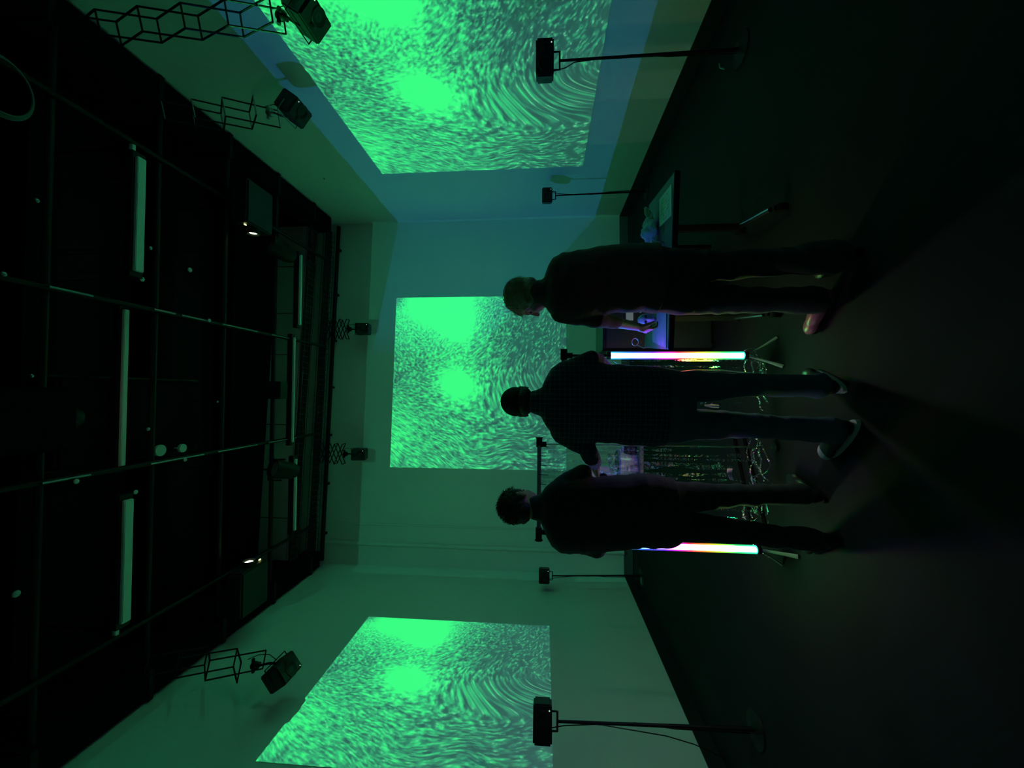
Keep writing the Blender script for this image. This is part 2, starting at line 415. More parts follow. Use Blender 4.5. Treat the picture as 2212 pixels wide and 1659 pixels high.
# projection surfaces: thin white painted panels flush on the walls
ps = []
def surface(pts, nrm, label):
    mb = MB(); n = V(nrm).normalized() * .004; P = [V(p) + n * .5 for p in pts]
    mb.add(P + [p + n for p in P], [(0,3,2,1),(4,5,6,7),(0,1,5,4),(1,2,6,5),(2,3,7,6),(3,0,4,7)])
    o = obj('projection_screen', mb, m_wall); tag(o, label, 'projection'); return o
surface([(BA, yb(BA), BBOT), (BB, yb(BB), BBOT), (BB, yb(BB), BT), (BA, yb(BA), BT)], (.0675, -1, 0), 'square of green flowing particles projected on the back wall behind the people')
surface([(XR, RF, RB), (XR, RN, RB), (XR, RN, RT), (XR, RF, RT)], (-1, 0, 0), 'green swirling projection with bluish shadows on the right-hand wall, running out of frame')
surface([(XL, LN, LB), (XL, LF, LB), (XL, LF, LT), (XL, LN, LT)], (1, 0, 0), 'green rippling projection on the left-hand wall behind the nearer left speaker')

# ------------------------------------------------------------------ lighting grid overhead
GZ = 5.6
def pipe(p0, p1, label, r=.025, group=None):
    p0, p1 = V(p0), V(p1)
    t = thing('lighting_pipe', label, 'pipe', tuple(p0), group=group, world=True)
    obj('tube', MB().cyl(p0, p1, r, 14), m_black, t, smooth=True)
    return t
gx = (.84, -.75)
pipe((gx[0], .2, GZ), (gx[0], yb(gx[0]) - .35, GZ), 'long black overhead pipe running to the back wall, right of centre')
pipe((gx[1], .2, GZ), (gx[1], yb(gx[1]) - .35, GZ), 'long black overhead pipe running to the back wall, left of centre')
pipe((2.45, .2, GZ), (2.45, 7.2, GZ), 'long black overhead pipe running to the back wall, nearer the right wall')
pipe((-2.35, .2, GZ), (-2.35, 6.8, GZ), 'long black overhead pipe running to the back wall, nearer the left wall')
cross = []
for v_, lab in ((90, 'black cross pipe spanning the room overhead, nearest the viewer'), (330, 'second black cross pipe overhead, just behind the bright lamp tubes'),
           (480, 'third black cross pipe overhead, level with the two projectors'), (590, 'farthest black cross pipe overhead, in front of the lit strip of back wall')):
    Y = at(v_, 830, 1).y * 0 + ((GZ + .05 - EYE) / (at(v_, 830, 1).z - EYE)); cross.append(Y)
    pipe((XL + .3, Y, GZ + .05), (XR - .3, Y, GZ + .05), lab, .03)
# lit streaks of the two centre pipes: each conduit is an added zinc rod
def glint(x, y0, y1, label):
    o = obj('glint', MB().cyl((x, y0, GZ - .035), (x, y1, GZ - .035), .011, 8), m_zinc, smooth=True); tag(o, label, 'glint', 'zinc rods added as lit streaks under the centre pipes')
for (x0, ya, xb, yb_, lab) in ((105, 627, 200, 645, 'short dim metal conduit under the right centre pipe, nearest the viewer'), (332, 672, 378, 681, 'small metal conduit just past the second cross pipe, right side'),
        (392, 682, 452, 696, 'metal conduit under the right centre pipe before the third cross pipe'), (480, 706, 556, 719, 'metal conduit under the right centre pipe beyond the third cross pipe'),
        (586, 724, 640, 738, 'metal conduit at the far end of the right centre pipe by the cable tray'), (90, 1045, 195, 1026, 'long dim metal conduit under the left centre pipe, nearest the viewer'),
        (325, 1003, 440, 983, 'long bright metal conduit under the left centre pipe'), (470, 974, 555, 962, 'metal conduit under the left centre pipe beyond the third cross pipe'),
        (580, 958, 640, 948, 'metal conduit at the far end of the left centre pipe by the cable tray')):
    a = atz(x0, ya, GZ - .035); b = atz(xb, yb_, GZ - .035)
    glint(gx[0] if ya < 800 else gx[1], a.y, b.y, lab)
# pipe clamps: small round zinc cups
def clamp_cup(px, py, r, label, z=GZ - .06):
    p = atz(px, py, z); t = thing('pipe_clamp', label, 'clamp', tuple(p), group='pipe clamps of the lighting grid', world=True)
    obj('drop_rod', MB().cyl(p, V((p.x, p.y, 5.86 if (px, py) == (320, 927) else H)), .006, 8), m_black, t)
    obj('cup', MB().ell(p, (r, r, r * .6)), m_foot if r > .02 else m_zinc, t, smooth='all')
for (px, py, r, lab) in ((8, 592, .020, 'round clamp end at the far left edge of the photo'), (80, 433, .018, 'faint clamp end on the near ceiling, right of centre'), (68, 812, .016, 'pale round clamp end in the dark near the viewer, centre'),
        (410, 583, .026, 'pale oval clamp end between the second and third cross pipes'), (307, 603, .024, 'round clamp end beside the near right lamp tube'), (325, 536, .020, 'small clamp end on the second cross pipe, right side'),
        (320, 927, .020, 'small clamp end on the second cross pipe, left side'), (293, 1063, .022, 'clamp end beside the near left lamp tube'), (165, 1040, .022, 'dim clamp end beside the left centre pipe'),
        (400, 993, .022, 'bright clamp end on the left centre pipe'), (452, 692, .022, 'bright clamp end on the right centre pipe'), (35, 1283, .026, 'dim clamp end far overhead on the left'), (470, 868, .014, 'tiny clamp end on the third cross pipe, centre')):
    clamp_cup(px, py, r, lab)
# lamps (switched off) hung across the grid
def lamp(px, ya, yb2, z, wd, label, dim=False):
    a = atz(px, ya, z); b = atz(px, yb2, z); c = (a + b) / 2; L = abs(a.x - b.x)
    t = thing('tube_lamp', label, 'lamp', (c.x, c.y, z), group='switched-off tube lamps on the ceiling grid')
    obj('housing', MB().box((-L/2 - .05, -wd/2 - .02, .02), (L/2 + .05, wd/2 + .02, .09)), m_black, t)
    obj('lamp_diffuser', MB().box((-L/2, -wd/2, -.015), (L/2, wd/2, .02)), m_lampw, t, bevel=.006)
    for sx in (-1, 1): obj('hanger', MB().cyl((sx * L/3, 0, .09), (sx * L/3, 0, (5.86 if z == 5.75 else H) - z), .006, 8), m_black, t)
lamp(302, 340, 588, 5.45, .085, 'bright near tube lamp on the right, upper one of the photo')
lamp(268, 668, 1010, 5.75, .05, 'thin dim tube lamp between the two centre pipes, near')
lamp(274, 1080, 1342, 5.45, .085, 'near tube lamp on the left side')
lamp(649, 550, 702, 5.35, .04, 'far tube lamp on the right by the cable tray')
lamp(634, 728, 955, 5.5, .03, 'thin far tube lamp in the middle by the cable tray')
lamp(638, 992, 1145, 5.35, .04, 'far tube lamp on the left by the cable tray')
for px, py, lab in ((288, 322, 'stub lamp end at the right, beside the bright near tube lamp'), (252, 1360, 'stub lamp end at the left, beside the near left tube lamp')):
    p = atz(px, py, 5.6); t = thing('lamp_end', lab, 'lamp', tuple(p)); obj('cap', MB().box((-.07, -.02, -.01), (.07, .02, .03)), m_lampw, t, bevel=.006); obj('bracket', MB().box((-.012, -.012, .03), (.012, .012, H - 5.6)), m_black, t)
# wire-mesh cable trays
def tray(p0, p1, wd, label, hh=.06, cells=.1, mm=None):
    p0, p1 = V(p0), V(p1); d = (p1 - p0).normalized(); s = d.cross(V((0, 0, 1))); L = (p1 - p0).length
    t = thing('cable_tray', label, 'cable tray', tuple(p0), world=True)
    mb = MB()
    for k in range(5): q = s * (wd * (k / 4 - .5)); mb.cyl(p0 + q, p1 + q, .004, 6)
    for sg in (-.5, .5): q = s * wd * sg + V((0, 0, hh)); mb.cyl(p0 + q, p1 + q, .004, 6)
    obj('long_wires', mb, m_black, t)
    mb = MB()
    for k in range(int(L / cells)):
        c = p0 + d * (k + .5) * cells
        mb.tube([c + s*wd*.5 + V((0,0,hh)), c + s*wd*.5, c - s*wd*.5, c - s*wd*.5 + V((0,0,hh))], .0035, 5)
    obj('cross_wires', mb, mat('dull_tray_wire', (.10, .10, .10), .5), t)
    mb = MB(); random.seed(int(abs(p0.x * 10) + p0.z * 100))
    for k in range(22):
        off = s * wd * random.uniform(-.42, .42); z = random.uniform(.012, .04)
        mb.tube([p0 + d * L * u / 14 + off + s * random.uniform(-.02, .02) + V((0, 0, z + random.uniform(0, .015))) for u in range(15)], random.uniform(.006, .012), 6)
    obj('cable_bundle', mb, m_cable, t, smooth=True)
def byx(x, off): return yb(x) - off
tray((XL + .25, byx(XL, .30), 5.64), (XR - .25, byx(XR, .30), 5.64), .28, 'wire cable tray along the back wall, lower and farther one')
tray((XL + .34, byx(XL, .75), 5.70), (XR - .34, byx(XR, .75), 5.70), .24, 'wire cable tray in front of the back wall, nearer one')
mb = MB(); a = V((XL + .1, byx(XL + .1, .12), 5.58)); b = V((XR - .1, byx(XR - .1, .12), 5.58))
t = thing('wall_pipe', 'thick black pipe along the top of the back wall', 'pipe', tuple(a), world=True)
obj('tube', MB().cyl(a, b, .035, 12), m_black, t, smooth=True)
mb = MB()
for k in range(7): p = a.lerp(b, (k + .5) / 7); obj('wall_bracket', MB().box((p.x - .02, p.y, p.z - .02), (p.x + .02, yb(p.x) - .003, p.z + .02)), m_black, t)
# dark duct panels above the trays
for nm, x, z, lab in (('fascia_panel', XR - .17, 5.60, 'black boxed duct along the top of the right wall'), ('fascia_panel', XL + .17, 5.55, 'black boxed duct along the top of the left wall')):
    t = thing(nm, lab, 'duct', (x, 3., z), world=True)
    obj('duct_body', MB().box((x - .14, -1.5, z), (x + .14, 7.0 if x < 0 else 7.3, z + .30)), m_blackm, t, bevel=.01)
    for k in range(9):
        y = -.9 + k * .95; obj('joint_band', MB().box((x - .155, y, z - .012), (x + .155, y + .05, z + .315)), m_black, t)
    pass
    for k in range(5):
        y = .2 + k * 1.6; obj('hanging_rod', MB().cyl((x, y, z + .3), (x, y, H), .012, 8), m_black, t)
# roof beams behind the grid
for k, Y in enumerate((1.0, 2.2, 3.5, 4.8, 6.1)):
    mb = MB(); mb.box((XL, Y, H - .35), (XR, Y + .16, H)); mb.box((XL, Y - .05, H - .38), (XR, Y + .21, H - .35))
    struct('trim_%d' % (k + 5), mb, m_blackm)

# projectors
def projector(P, yaw, label, leds=True, k=1., hm=None):
    t = thing('projector', label, 'projector', tuple(P), (0, 0, yaw), group='ceiling projectors'); b = MB()       # lens looks along +x
    obj('housing', MB().box((-.62*k, -.24*k, -.10), (-.06, .24*k, .12)), hm or m_plastic, t, bevel=.02)
    lens = MB().lathe([(.02, -.06), (.075, -.06), (.08, .0), (.072, .01), (.062, .0), (.055, -.01)], Matrix.Rotation(PI/2, 4, 'Y'))
    obj('lens_barrel', lens, m_black, t, smooth=True)
    obj('lens_glass', MB().ell((-.02, 0, 0), (.018, .052, .052)), emat('lit_lens_glass', (.75, 1., .55), 9. if leds else 1.), t, smooth='all')
    obj('status_light', MB().cbox((-.05, .17, -.02), (.012, .035, .008)), emat('status_led', (.8, 1, .3), 3.), t)
    mb = MB(); mb.cyl((-.35, 0, .12), (-.35, 0, H - P[2]), .02, 10); mb.box((-.5, -.18, .12), (-.2, .18, .14))
    for sx in (-.5, -.2):
        for sy in (-.18, .18): mb.cyl((sx, sy, .12), (sx, sy, .19), .008, 6)
    obj('mounting_bracket', mb, m_black, t)
projector(LP - V((.0, 0, 0)), 0, 'projector near the left wall with a glowing lens')
projector(RP, PI, 'projector near the right wall with a bright green lens')
projector(BP, PI / 2, 'projector hung over the middle of the room, aimed at the back wall', hm=m_blackm)
# pale panels seen beside the projectors
for (xx, yy, rr, lab) in ((348, 973, .062, 'larger pale round vent disc on the dark equipment by the left centre pipe'), (396, 968, .048, 'smaller pale round vent disc on the dark equipment by the left centre pipe')):
    p = atz(xx, yy, 5.75); o = obj('vent_disc', MB().cyl(p, p + V((0, 0, .03)), rr, 24).cyl(p + V((0, 0, .03)), V((p.x, p.y, 5.86)), .006, 8), m_foot, smooth=True); tag(o, lab, 'vent')
t = thing('amplifier_rack', 'big black boxy equipment hanging overhead in the middle of the grid', 'equipment', (-.3, 3.7, 5.80), world=True)
obj('cabinet', MB().box((-.72, 3.25, 5.86), (.12, 4.75, 6.2)), m_blackm, t, bevel=.03)
for xa in (-.74, .12): obj('side_rail', MB().box((xa, 3.2, 5.95), (xa + .02, 4.8, 6.0)), m_black, t)
for xa in (-.6, 0.):
    for ya in (3.6, 4.4): obj('hanging_strap', MB().box((xa, ya, 6.2), (xa + .04, ya + .04, H)), m_black, t)
# theatre spotlights and box near the far cross pipe
def spot(P, label, yaw=0):
    t = thing('stage_light', label, 'stage light', tuple(P), (0, 0, yaw), group='unlit stage lights on the far cross pipe')
    M = Matrix.Rotation(math.radians(65), 4, 'X')
    obj('lamp_body', MB().lathe([(.02, -.2), (.09, -.2), (.12, -.13), (.13, .05), (.14, .16), (.125, .16), (.12, .05), (.02, .04)], M), m_black, t, smooth=True)
    obj('yoke', MB().tube([(-.15, 0, 0), (-.15, 0, .2), (.15, 0, .2), (.15, 0, 0)], .012, 8), m_black, t)
    obj('pipe_hook', MB().cyl((0, 0, .2), (0, 0, H - 5.36), .012, 8), m_black, t)
    obj('lens', MB().cyl(M @ V((0, 0, .10)), M @ V((0, 0, .11)), .118, 20), m_purp, t, smooth=True)
for px, py, lab in ((612, 1015, 'round black stage light on the far cross pipe, left side'), (605, 540, 'round black stage light on the far cross pipe, right side')):
    spot(atz(px, py, 5.36) , lab, .3)
p = atz(600, 843, 5.55); t = thing('junction_box', 'small black box hanging from the far cross pipe, centre', 'box', tuple(p))
obj('box_body', MB().cbox((0, 0, 0), (.26, .18, .20)), m_black, t, bevel=.01); obj('box_hook', MB().cyl((0, 0, .1), (0, 0, .16), .02, 8), m_black, t)
# coiled cable near the viewer
p = atz(8, 185, 5.5); mb = MB()
for k in range(3): mb.tube([p + V((math.cos(a) * (.20 + .01*k), math.sin(a) * (.17 + .01*k), .012 * k)) for a in [2*PI*i/36 for i in range(37)]], .008, 6)
tag(obj('cable_coil', mb, mat('grey_cable', (.12, .12, .12), .5), smooth=True), 'coil of grey cable hanging in the dark at the near right ceiling', 'cable')

# ------------------------------------------------------------------ speakers
def speaker_box(t, wd, ht, dp, c=(0, 0, 0), M=None, land=False):
    """cabinet faces -y of the given frame"""
    M = (Matrix.Translation(c) @ (M or Matrix.Identity(4)))
    def bx(a, b): return MB().box(a, b, M)
    obj('cabinet', bx((-wd/2, -dp/2, -ht/2), (wd/2, dp/2, ht/2)), m_plastic, t, bevel=.012)
    obj('grille', bx((-wd/2 + .014, -dp/2 - .006, -ht/2 + .014), (wd/2 - .014, -dp/2, ht/2 - .014)), m_cone, t, bevel=.003)
    r = min(wd, ht) * .34; off = (-wd*.18, 0) if land else (0, -ht*.14)
    Mr = M @ Matrix.Translation((off[0], -dp/2 - .008, off[1])) @ Matrix.Rotation(PI/2, 4, 'X')
    obj('woofer', MB().lathe([(r*1.05, .0), (r, .004), (r*.85, .002), (r*.3, -.004), (.001, -.001)], Mr), m_black, t, smooth=True)
    o2 = (wd*.28, 0) if land else (0, ht*.28)
    Mt = M @ Matrix.Translation((o2[0], -dp/2 - .008, o2[1])) @ Matrix.Rotation(PI/2, 4, 'X')
    obj('tweeter', MB().lathe([(r*.5, 0), (r*.42, .003), (.001, .005)], Mt), m_black, t, smooth=True)
    q = M @ V((wd*.36, -dp/2 - .009, -ht*.36))
    obj('status_light', MB().ell(q, (.005, .003, .005), n=10, m=6), emat('speaker_led', (.6, 1, .7), .8), t)
def stand_speaker(px_top, px_bot, py, Y, wd, label, base_py, px_br, cab):
    top = at(px_top, py, Y); bot = at(px_bot, py, Y); ht = top.z - bot.z; c = (top + bot) / 2
    br = at(px_br, py, Y); g = V((at(1540, base_py, Y).x, Y + .02, 0))
    yaw = math.atan2(c.x, c.y) * -.6
    t = thing('stand_speaker', label, 'speaker', (g.x, g.y, 0), group='speakers on floor stands', world=True)
    speaker_box(t, wd, ht, wd * .85, c, Matrix.Rotation(yaw, 4, 'Z'), land=True)
    hw = wd * .30
    obj('yoke_bracket', MB().tube([(c.x - hw, Y, bot.z), (c.x - hw, Y, br.z), (c.x + hw, Y, br.z), (c.x + hw, Y, bot.z)], .008, 6), m_black, t)
    pb = V((c.x, Y, br.z)); 
    obj('pole', MB().tube([pb, pb.lerp(g + V((0,0,.02)), .45), g + V((0, 0, .02))], .011, 10, rads=[.010, .012, .016]), m_black, t, smooth=True)
    obj('base_plate', MB().lathe([(.001, .03), (.03, .03), (.05, .02), (.125, .012), (.13, 0), (.001, 0)], Matrix.Translation(g)), m_black, t, smooth=True)
    sg = cab
    pts = [V((c.x + sg * hw * .9, Y + .02, bot.z)), V((c.x + sg * hw * .6, Y + .02, br.z - .05)), pb + V((sg * .02, 0, -.12)), pb.lerp(g, .4) + V((-sg * .012, 0, 0)), pb.lerp(g, .6) + V((sg * .02, 0, 0)), g + V((sg * .03, 0, .04))]
    P = []
    for i in range(len(pts)-1):
        for j in range(5): P.append(pts[i].lerp(pts[i+1], j/5))
    P.append(pts[-1])
    obj('cable', MB().tube(P, .004, 6), m_cable, t, smooth=True)
stand_speaker(1158, 1196, 133, 3.25, .250, 'black speaker on a floor stand in front of the right-wall projection, nearest on the right', 106, 1209, -1)
stand_speaker(1171, 1193, 423, 6.20, .208, 'small black speaker on a stand in the far right corner', 407, 1200, 1)
stand_speaker(1164, 1187, 1243, 6.6, .225, 'small black speaker on a stand in the far left corner', 1251, 1193, -1)
stand_speaker(1152, 1192, 1556, 3.1, .245, 'black speaker on a floor stand before the left-wall projection, nearest on the left', 1574, 1204, -1)
# the loose cable that sags from the near left stand to the floor
a = [(1250, 1562), (1300, 1566), (1370, 1578), (1440, 1590), (1500, 1608), (1530, 1622)]
mb = MB().tube([at(x, y, 3.14) for x, y in a] + [atz(1570, 1640, .01)], .004, 6)
tag(obj('speaker_cable', mb, m_cable, smooth=True), 'thin loose cable sagging beside the nearest left speaker stand', 'cable')

def pantograph(t, top, bot, wd, cells, ax, dp, r=.008, rod=None):
    """scissor hanger: two parallel lattices joined by cross rods; ax = lattice direction"""
    ax = V(ax).normalized(); pd = ax.cross(V((0, 0, 1))).normalized()
    mb = MB(); rods = MB(); top = V(top); bot = V(bot)
    for sd in (-.5, .5):
        o_ = pd * dp * sd
        for k in range(cells):
            a = top.lerp(bot, k / cells); b = top.lerp(bot, (k + 1) / cells)
            for s in (-1, 1):
                mb.tube([a + o_ + ax * wd/2 * s, b + o_ - ax * wd/2 * s], r, 6)
    for k in range(cells + 1):
        a = top.lerp(bot, k / cells)
        for s in (-1, 1): obj('cross_rod', MB().cyl(a + ax*wd/2*s - pd*dp/2, a + ax*wd/2*s + pd*dp/2, r * .9, 8), rod or m_black, t)
    obj('scissor_bars', mb, m_black, t); 
def hang_speaker(px, py, Y, sz, tilt, yaw, panto, label, cells=3, pw=.3, roll_=0., X=None, ax=(1, 0, 0), dp=.14, rod=None):
    c = at(px, py, Y); top = V(panto[0]); bot = V(panto[1])
    t = thing('hanging_speaker', label, 'speaker', tuple(top), group='speakers hung on scissor arms', world=True)
    pantograph(t, top, bot, pw, cells, ax, dp, rod=rod)
    M = Matrix.Rotation(yaw, 4, 'Z') @ Matrix.Rotation(tilt, 4, 'X') @ Matrix.Rotation(roll_, 4, 'Y')
    speaker_box(t, sz[0], sz[1], sz[2], c, M)
    up = c + (M.to_3x3() @ V((0, 0, sz[1] / 2)))
    back = c + (M.to_3x3() @ V((0, sz[2] * .5, sz[1]*.1)))
    j = bot + V((0, 0, -.06))
    mb = MB().ell(bot + V((0, 0, -.03)), (.045, .04, .05), n=12, m=8); mb.cyl(bot + V((-.07, 0, -.01)), bot + V((.07, 0, -.01)), .016, 8); mb.cyl(bot + V((0, -.05, -.05)), bot + V((0, .05, -.05)), .014, 8)
    mb.tube([j, (j + up) / 2 + V((0, .02, 0)), up], .012, 8)
    obj('clamp', mb, m_zinc if rod else m_black, t, smooth=True)
    ux = M.to_3x3() @ V((sz[0] / 2 + .008, 0, 0)); uz = M.to_3x3() @ V((0, 0, 1))
    obj('yoke_bracket', MB().tube([c + ux, c + ux + uz * (sz[1]/2 + .03), c - ux + uz * (sz[1]/2 + .03), c - ux], .006, 6), m_zinc if rod else m_black, t)
    P = [bot + V((.06, 0, .05)), bot + V((.10, .02, -.05)), (bot + up) / 2 + V((.09, .02, -.04)), up + V((.03, 0, .0))]
    obj('cable', MB().tube(P, .004, 6), m_cable, t, smooth=True)
for py, py2, lab in ((712, 711, 'small black speaker hung on a scissor arm before the back wall, right of centre'), (981, 981, 'small black speaker hung on a scissor arm before the back wall, left of centre')):
    x = at(785, py, 7.1).x; Y = yb(x) - .28
    pxs = 785 if py < 800 else 777
    c = at(pxs, py2, Y)
    hang_speaker(pxs, py2, Y, (.20, .24, .20), .15, 0, ((c.x, Y, 5.62), (c.x, Y, c.z + .30)), lab, cells=3, pw=.36, dp=.12)
# side walls: speakers tilted down from wide scissor arms with shiny rods
for (px, py, X, pb, pw_, lab, ya_, rod_, cl, tz) in ((634, 236, 3.02, (578, 243), .40, 'black tilted speaker on a wide scissor arm with shiny rods near the right wall', -PI/2, m_zinc, 3, 5.585),
        (663, 30, 3.00, (600, 34), .17, 'black speaker hung at the top edge of the photo in front of the right-wall projection', -PI/2, None, 5, 5.58),
        (609, 1451, -2.84, (545, 1438), .38, 'black speaker tilted down on a wide scissor arm near the left wall', PI/2, None, 3, 5.535)):
    c = atx(px, py, X); b_ = at(pb[0], pb[1], c.y + .04)
    hang_speaker(px, py, c.y, (.29, .20, .19), .95, ya_, ((b_.x, b_.y, tz), (b_.x, b_.y, b_.z)), lab, cells=cl, pw=pw_, ax=(.3 * (1 if X > 0 else -1), 1, 0), dp=.17, rod=rod_)

# ------------------------------------------------------------------ table and what stands on it
TA = atz(1457, 370, .75); TB = atz(1443, 755, .75)                # near right / near left corner
ux = (TA - TB).normalized(); uy = V((-ux.y, ux.x, 0)); TL = (TA - TB).length; TD = .62
def tp(a, b, z=0.): return TB + ux * a + uy * b + V((0, 0, z))
yaw = math.atan2(ux.y, ux.x)
t = thing('folding_table', 'long dark worktable with grey top and chrome wheeled feet beside the right-hand person', 'table', (TB.x, TB.y, 0), (0, 0, yaw))
obj('tabletop', MB().box((0, 0, .72), (TL, TD, .75)), m_top, t, bevel=.004)
obj('edge_band', MB().box((-.004, -.004, .715), (TL + .004, 0, .748)), m_black, t)
for k, xx in enumerate(((at(1580, 684, 3.05) - TB).dot(ux), (at(1570, 489, 3.1) - TB).dot(ux))):
    obj('leg', MB().box((xx - .022, .54, .10), (xx + .022, .61, .72)), m_black, t, bevel=.006)
    f = MB().tube([(xx, .68, .085), (xx, .6, .10), (xx, .16, .085)], .017, 10)
    fo = obj('foot_bar', f, m_chrome, t, smooth=True)
    for yy in (.68, .13):
        obj('caster', MB().cyl((xx - .022, yy, .036), (xx + .022, yy, .036), .036, 18).box((xx - .012, yy - .01, .036), (xx + .012, yy + .01, .085)), m_black, t, smooth=True)
obj('cross_rail', MB().cyl((.2, TD * .53, .66), (TL - .16, TD * .53, .66), .015, 10), m_black, t, smooth=True)
zt = .7515
def on_table(px, py, h=0.): return atz(px, py, .75)
# printed sheet: corners from the photo on the table plane
P = [atz(x, y, zt) for x, y in ((1425, 490), (1425, 431), (1451, 397), (1451, 465))]
c = sum(P, V()) / 4; mb = MB(); mb.add([p for p in P] + [p + V((0, 0, .002)) for p in P], [(0,1,2,3),(4,7,6,5),(0,4,5,1),(1,5,6,2),(2,6,7,3),(3,7,4,0)])
t = thing('paper_sheet', 'large printed paper sheet lying on the right end of the table', 'paper', tuple(c), world=True)
obj('sheet', mb, m_paper, t)
e1 = (P[1] - P[0]); e2 = (P[3] - P[0]); random.seed(3); mb = MB()
for i in range(13):
    for j in range(7):
        if random.random() < .25: continue
        a = P[0] + e1 * (.09 + .12 * j) + e2 * (.08 + .06 * i) + V((0, 0, .0026)); l = e1 * random.uniform(.05, .11); mb.quad(a, a + l, a + l + e2 * .014, a + e2 * .014)
obj('printed_lines', mb, m_ink, t)
# pale cloth gloves
random.seed(5)
def crumple(pts, rads, vox, amp, sc):
    mb = MB()
    for p, r in zip(pts, rads): mb.ell(p, r, n=16, m=10)
    return remesh(mb, vox, 2, lambda c: amp * (noise.noise(c * sc) + .5 * noise.noise(c * sc * 2.3)))
a = on_table(1422, 520); b_ = on_table(1424, 505); 
cl = [on_table(1418, 535) + V((0, 0, .03)), on_table(1418, 520) + V((0, 0, .045)), on_table(1420, 500) + V((0, 0, .055)), on_table(1419, 485) + V((0, 0, .05))]
me = crumple(cl, [(.05, .03, .022), (.055, .05, .04), (.06, .05, .055), (.05, .045, .05)], .006, .014, 22)
o = obj('cloth', me, m_cloth); tag(o, 'crumpled pale blue cloth lying on the table behind the printed sheet', 'cloth')
gl = MB(); base = on_table(1419, 478) + V((0, 0, .05))
gl.ell(base, (.03, .04, .035))
for k, (dx, dy, dz, l) in enumerate(((.05, -.02, .03, 1), (.055, .0, .015, 1), (.05, .02, -.005, 1), (.045, .03, -.02, .8), (.02, -.045, .0, .8))):
    gl.limb([base + V((0, 0, 0)), base + V((dx * l, dy, dz)), base + V((dx * 1.7 * l, dy * 1.3, dz * 1.2))], [.013, .012, .010], 8)
me = remesh(gl, .004, 2, lambda c: .002 * noise.noise(c * 60))
o = obj('glove', me, mat('pale_green_glove', (.40, .55, .35), .8)); tag(o, 'pale glove with spread fingers lying next to the blue cloth', 'glove')
p = on_table(1432, 530); t = thing('plastic_cup', 'small clear cup on the table right of the red-shirted person', 'cup', tuple(p))
obj('cup_wall', MB().lathe([(.001, .002), (.026, .002), (.034, .08), (.032, .08), (.025, .005), (.001, .005)]), m_tub, t, smooth=True)
# left end of the table
P = [atz(x, y, zt) for x, y in ((1440, 752), (1440, 675), (1410, 668), (1410, 738))]
mb = MB(); mb.add([p for p in P] + [p + V((0, 0, .003)) for p in P], [(0,1,2,3),(4,7,6,5),(0,4,5,1),(1,5,6,2),(2,6,7,3),(3,7,4,0)])
tag(obj('cutting_mat', mb, m_mat), 'mottled grey mat on the left end of the table under the reaching hand', 'mat')
p = on_table(1420, 690) + V((0, .02, .004))
t = thing('mask_form', 'pale oval plastic face shell standing on the table beneath the reaching arm', 'mask', tuple(p))
mb = MB(); mb.ell((0, 0, .065), (.048, .035, .065)); mb.ell((0, -.032, .06), (.012, .014, .022)); mb.ell((0, -.026, .028), (.02, .012, .01))
obj('shell', remesh(mb, .004, 2), m_purp, t); obj('eye_opening', MB().ell((-.02, -.032, .08), (.012, .008, .008)).ell((.02, -.032, .08), (.012, .008, .008)), m_black, t, smooth='all')
for px, py, s, lab in ((1412, 668, .05, 'small bluish plastic bottle next to the pale face shell'), (1398, 672, .045, 'dark little pot at the table behind the pale face shell')):
    p = on_table(px + 16, py) + V((0, 0, .004)); t = thing('bottle', lab, 'bottle', tuple(p))
    obj('bottle_body', MB().lathe([(.001, 0), (s*.45, 0), (s*.5, .01), (s*.5, s*1.3), (s*.2, s*1.7), (s*.2, s*2)]), m_bluep if px > 1400 else m_black, t, smooth=True)
    obj('bottle_cap', MB().cyl((0, 0, s*2), (0, 0, s*2.3), s*.25, 14), m_foot, t, smooth=True)
mb = MB()
pw = atz(1372, 738, .80)
for k in range(2): mb.tube([at(1372 + 7*math.cos(a) , 739 + 8*math.sin(a), 3.05 + .01*k) for a in [2*PI*i/20 for i in range(21)]], .003, 6)
mb.tube([at(1375, 745, 3.05), at(1390, 752, 3.0), atz(1408, 748, .757)], .003, 6)
tag(obj('wire_loop', mb, m_zinc, smooth=True), 'thin looped metal wire sticking up at the left end of the table', 'wire')
# black road case behind the table with a paper on it
y0 = 3.75; a = at(1302, 757, y0); x1 = a.x + .95
t = thing('road_case', 'black equipment case standing behind the left end of the table', 'case', (a.x, y0, 0))
Wc = x1 - a.x
obj('case_body', MB().box((0, 0, .05), (Wc, .5, a.z - .03)), m_case, t, bevel=.008)
obj('lid', MB().box((0, -.006, a.z - .025), (Wc, .506, a.z)), m_black, t, bevel=.006)
for xa in (-.006, Wc - .02): obj('edge_trim', MB().box((xa, -.010, .05), (xa + .026, .008, a.z)), m_blackm, t)
obj('latch', MB().box((Wc*.3, -.016, a.z - .06), (Wc*.3 + .05, -.006, a.z)), m_black, t)
for cx_ in (.05, Wc - .05):
    for cy_ in (.06, .44): obj('caster', MB().cyl((cx_ - .015, cy_, .028), (cx_ + .015, cy_, .028), .028, 14), m_black, t, smooth=True)
pp = [at(x, y, y0 - .012) for x, y in ((1352, 692), (1352, 667), (1368, 667), (1368, 692))]
mb = MB(); mb.add(pp + [p + V((0, .002, 0)) for p in pp], [(0,1,2,3),(4,7,6,5),(0,4,5,1),(1,5,6,2),(2,6,7,3),(3,7,4,0)])
tag(obj('paper_note', mb, m_paper), 'small pale paper stuck on the front of the black case', 'paper')
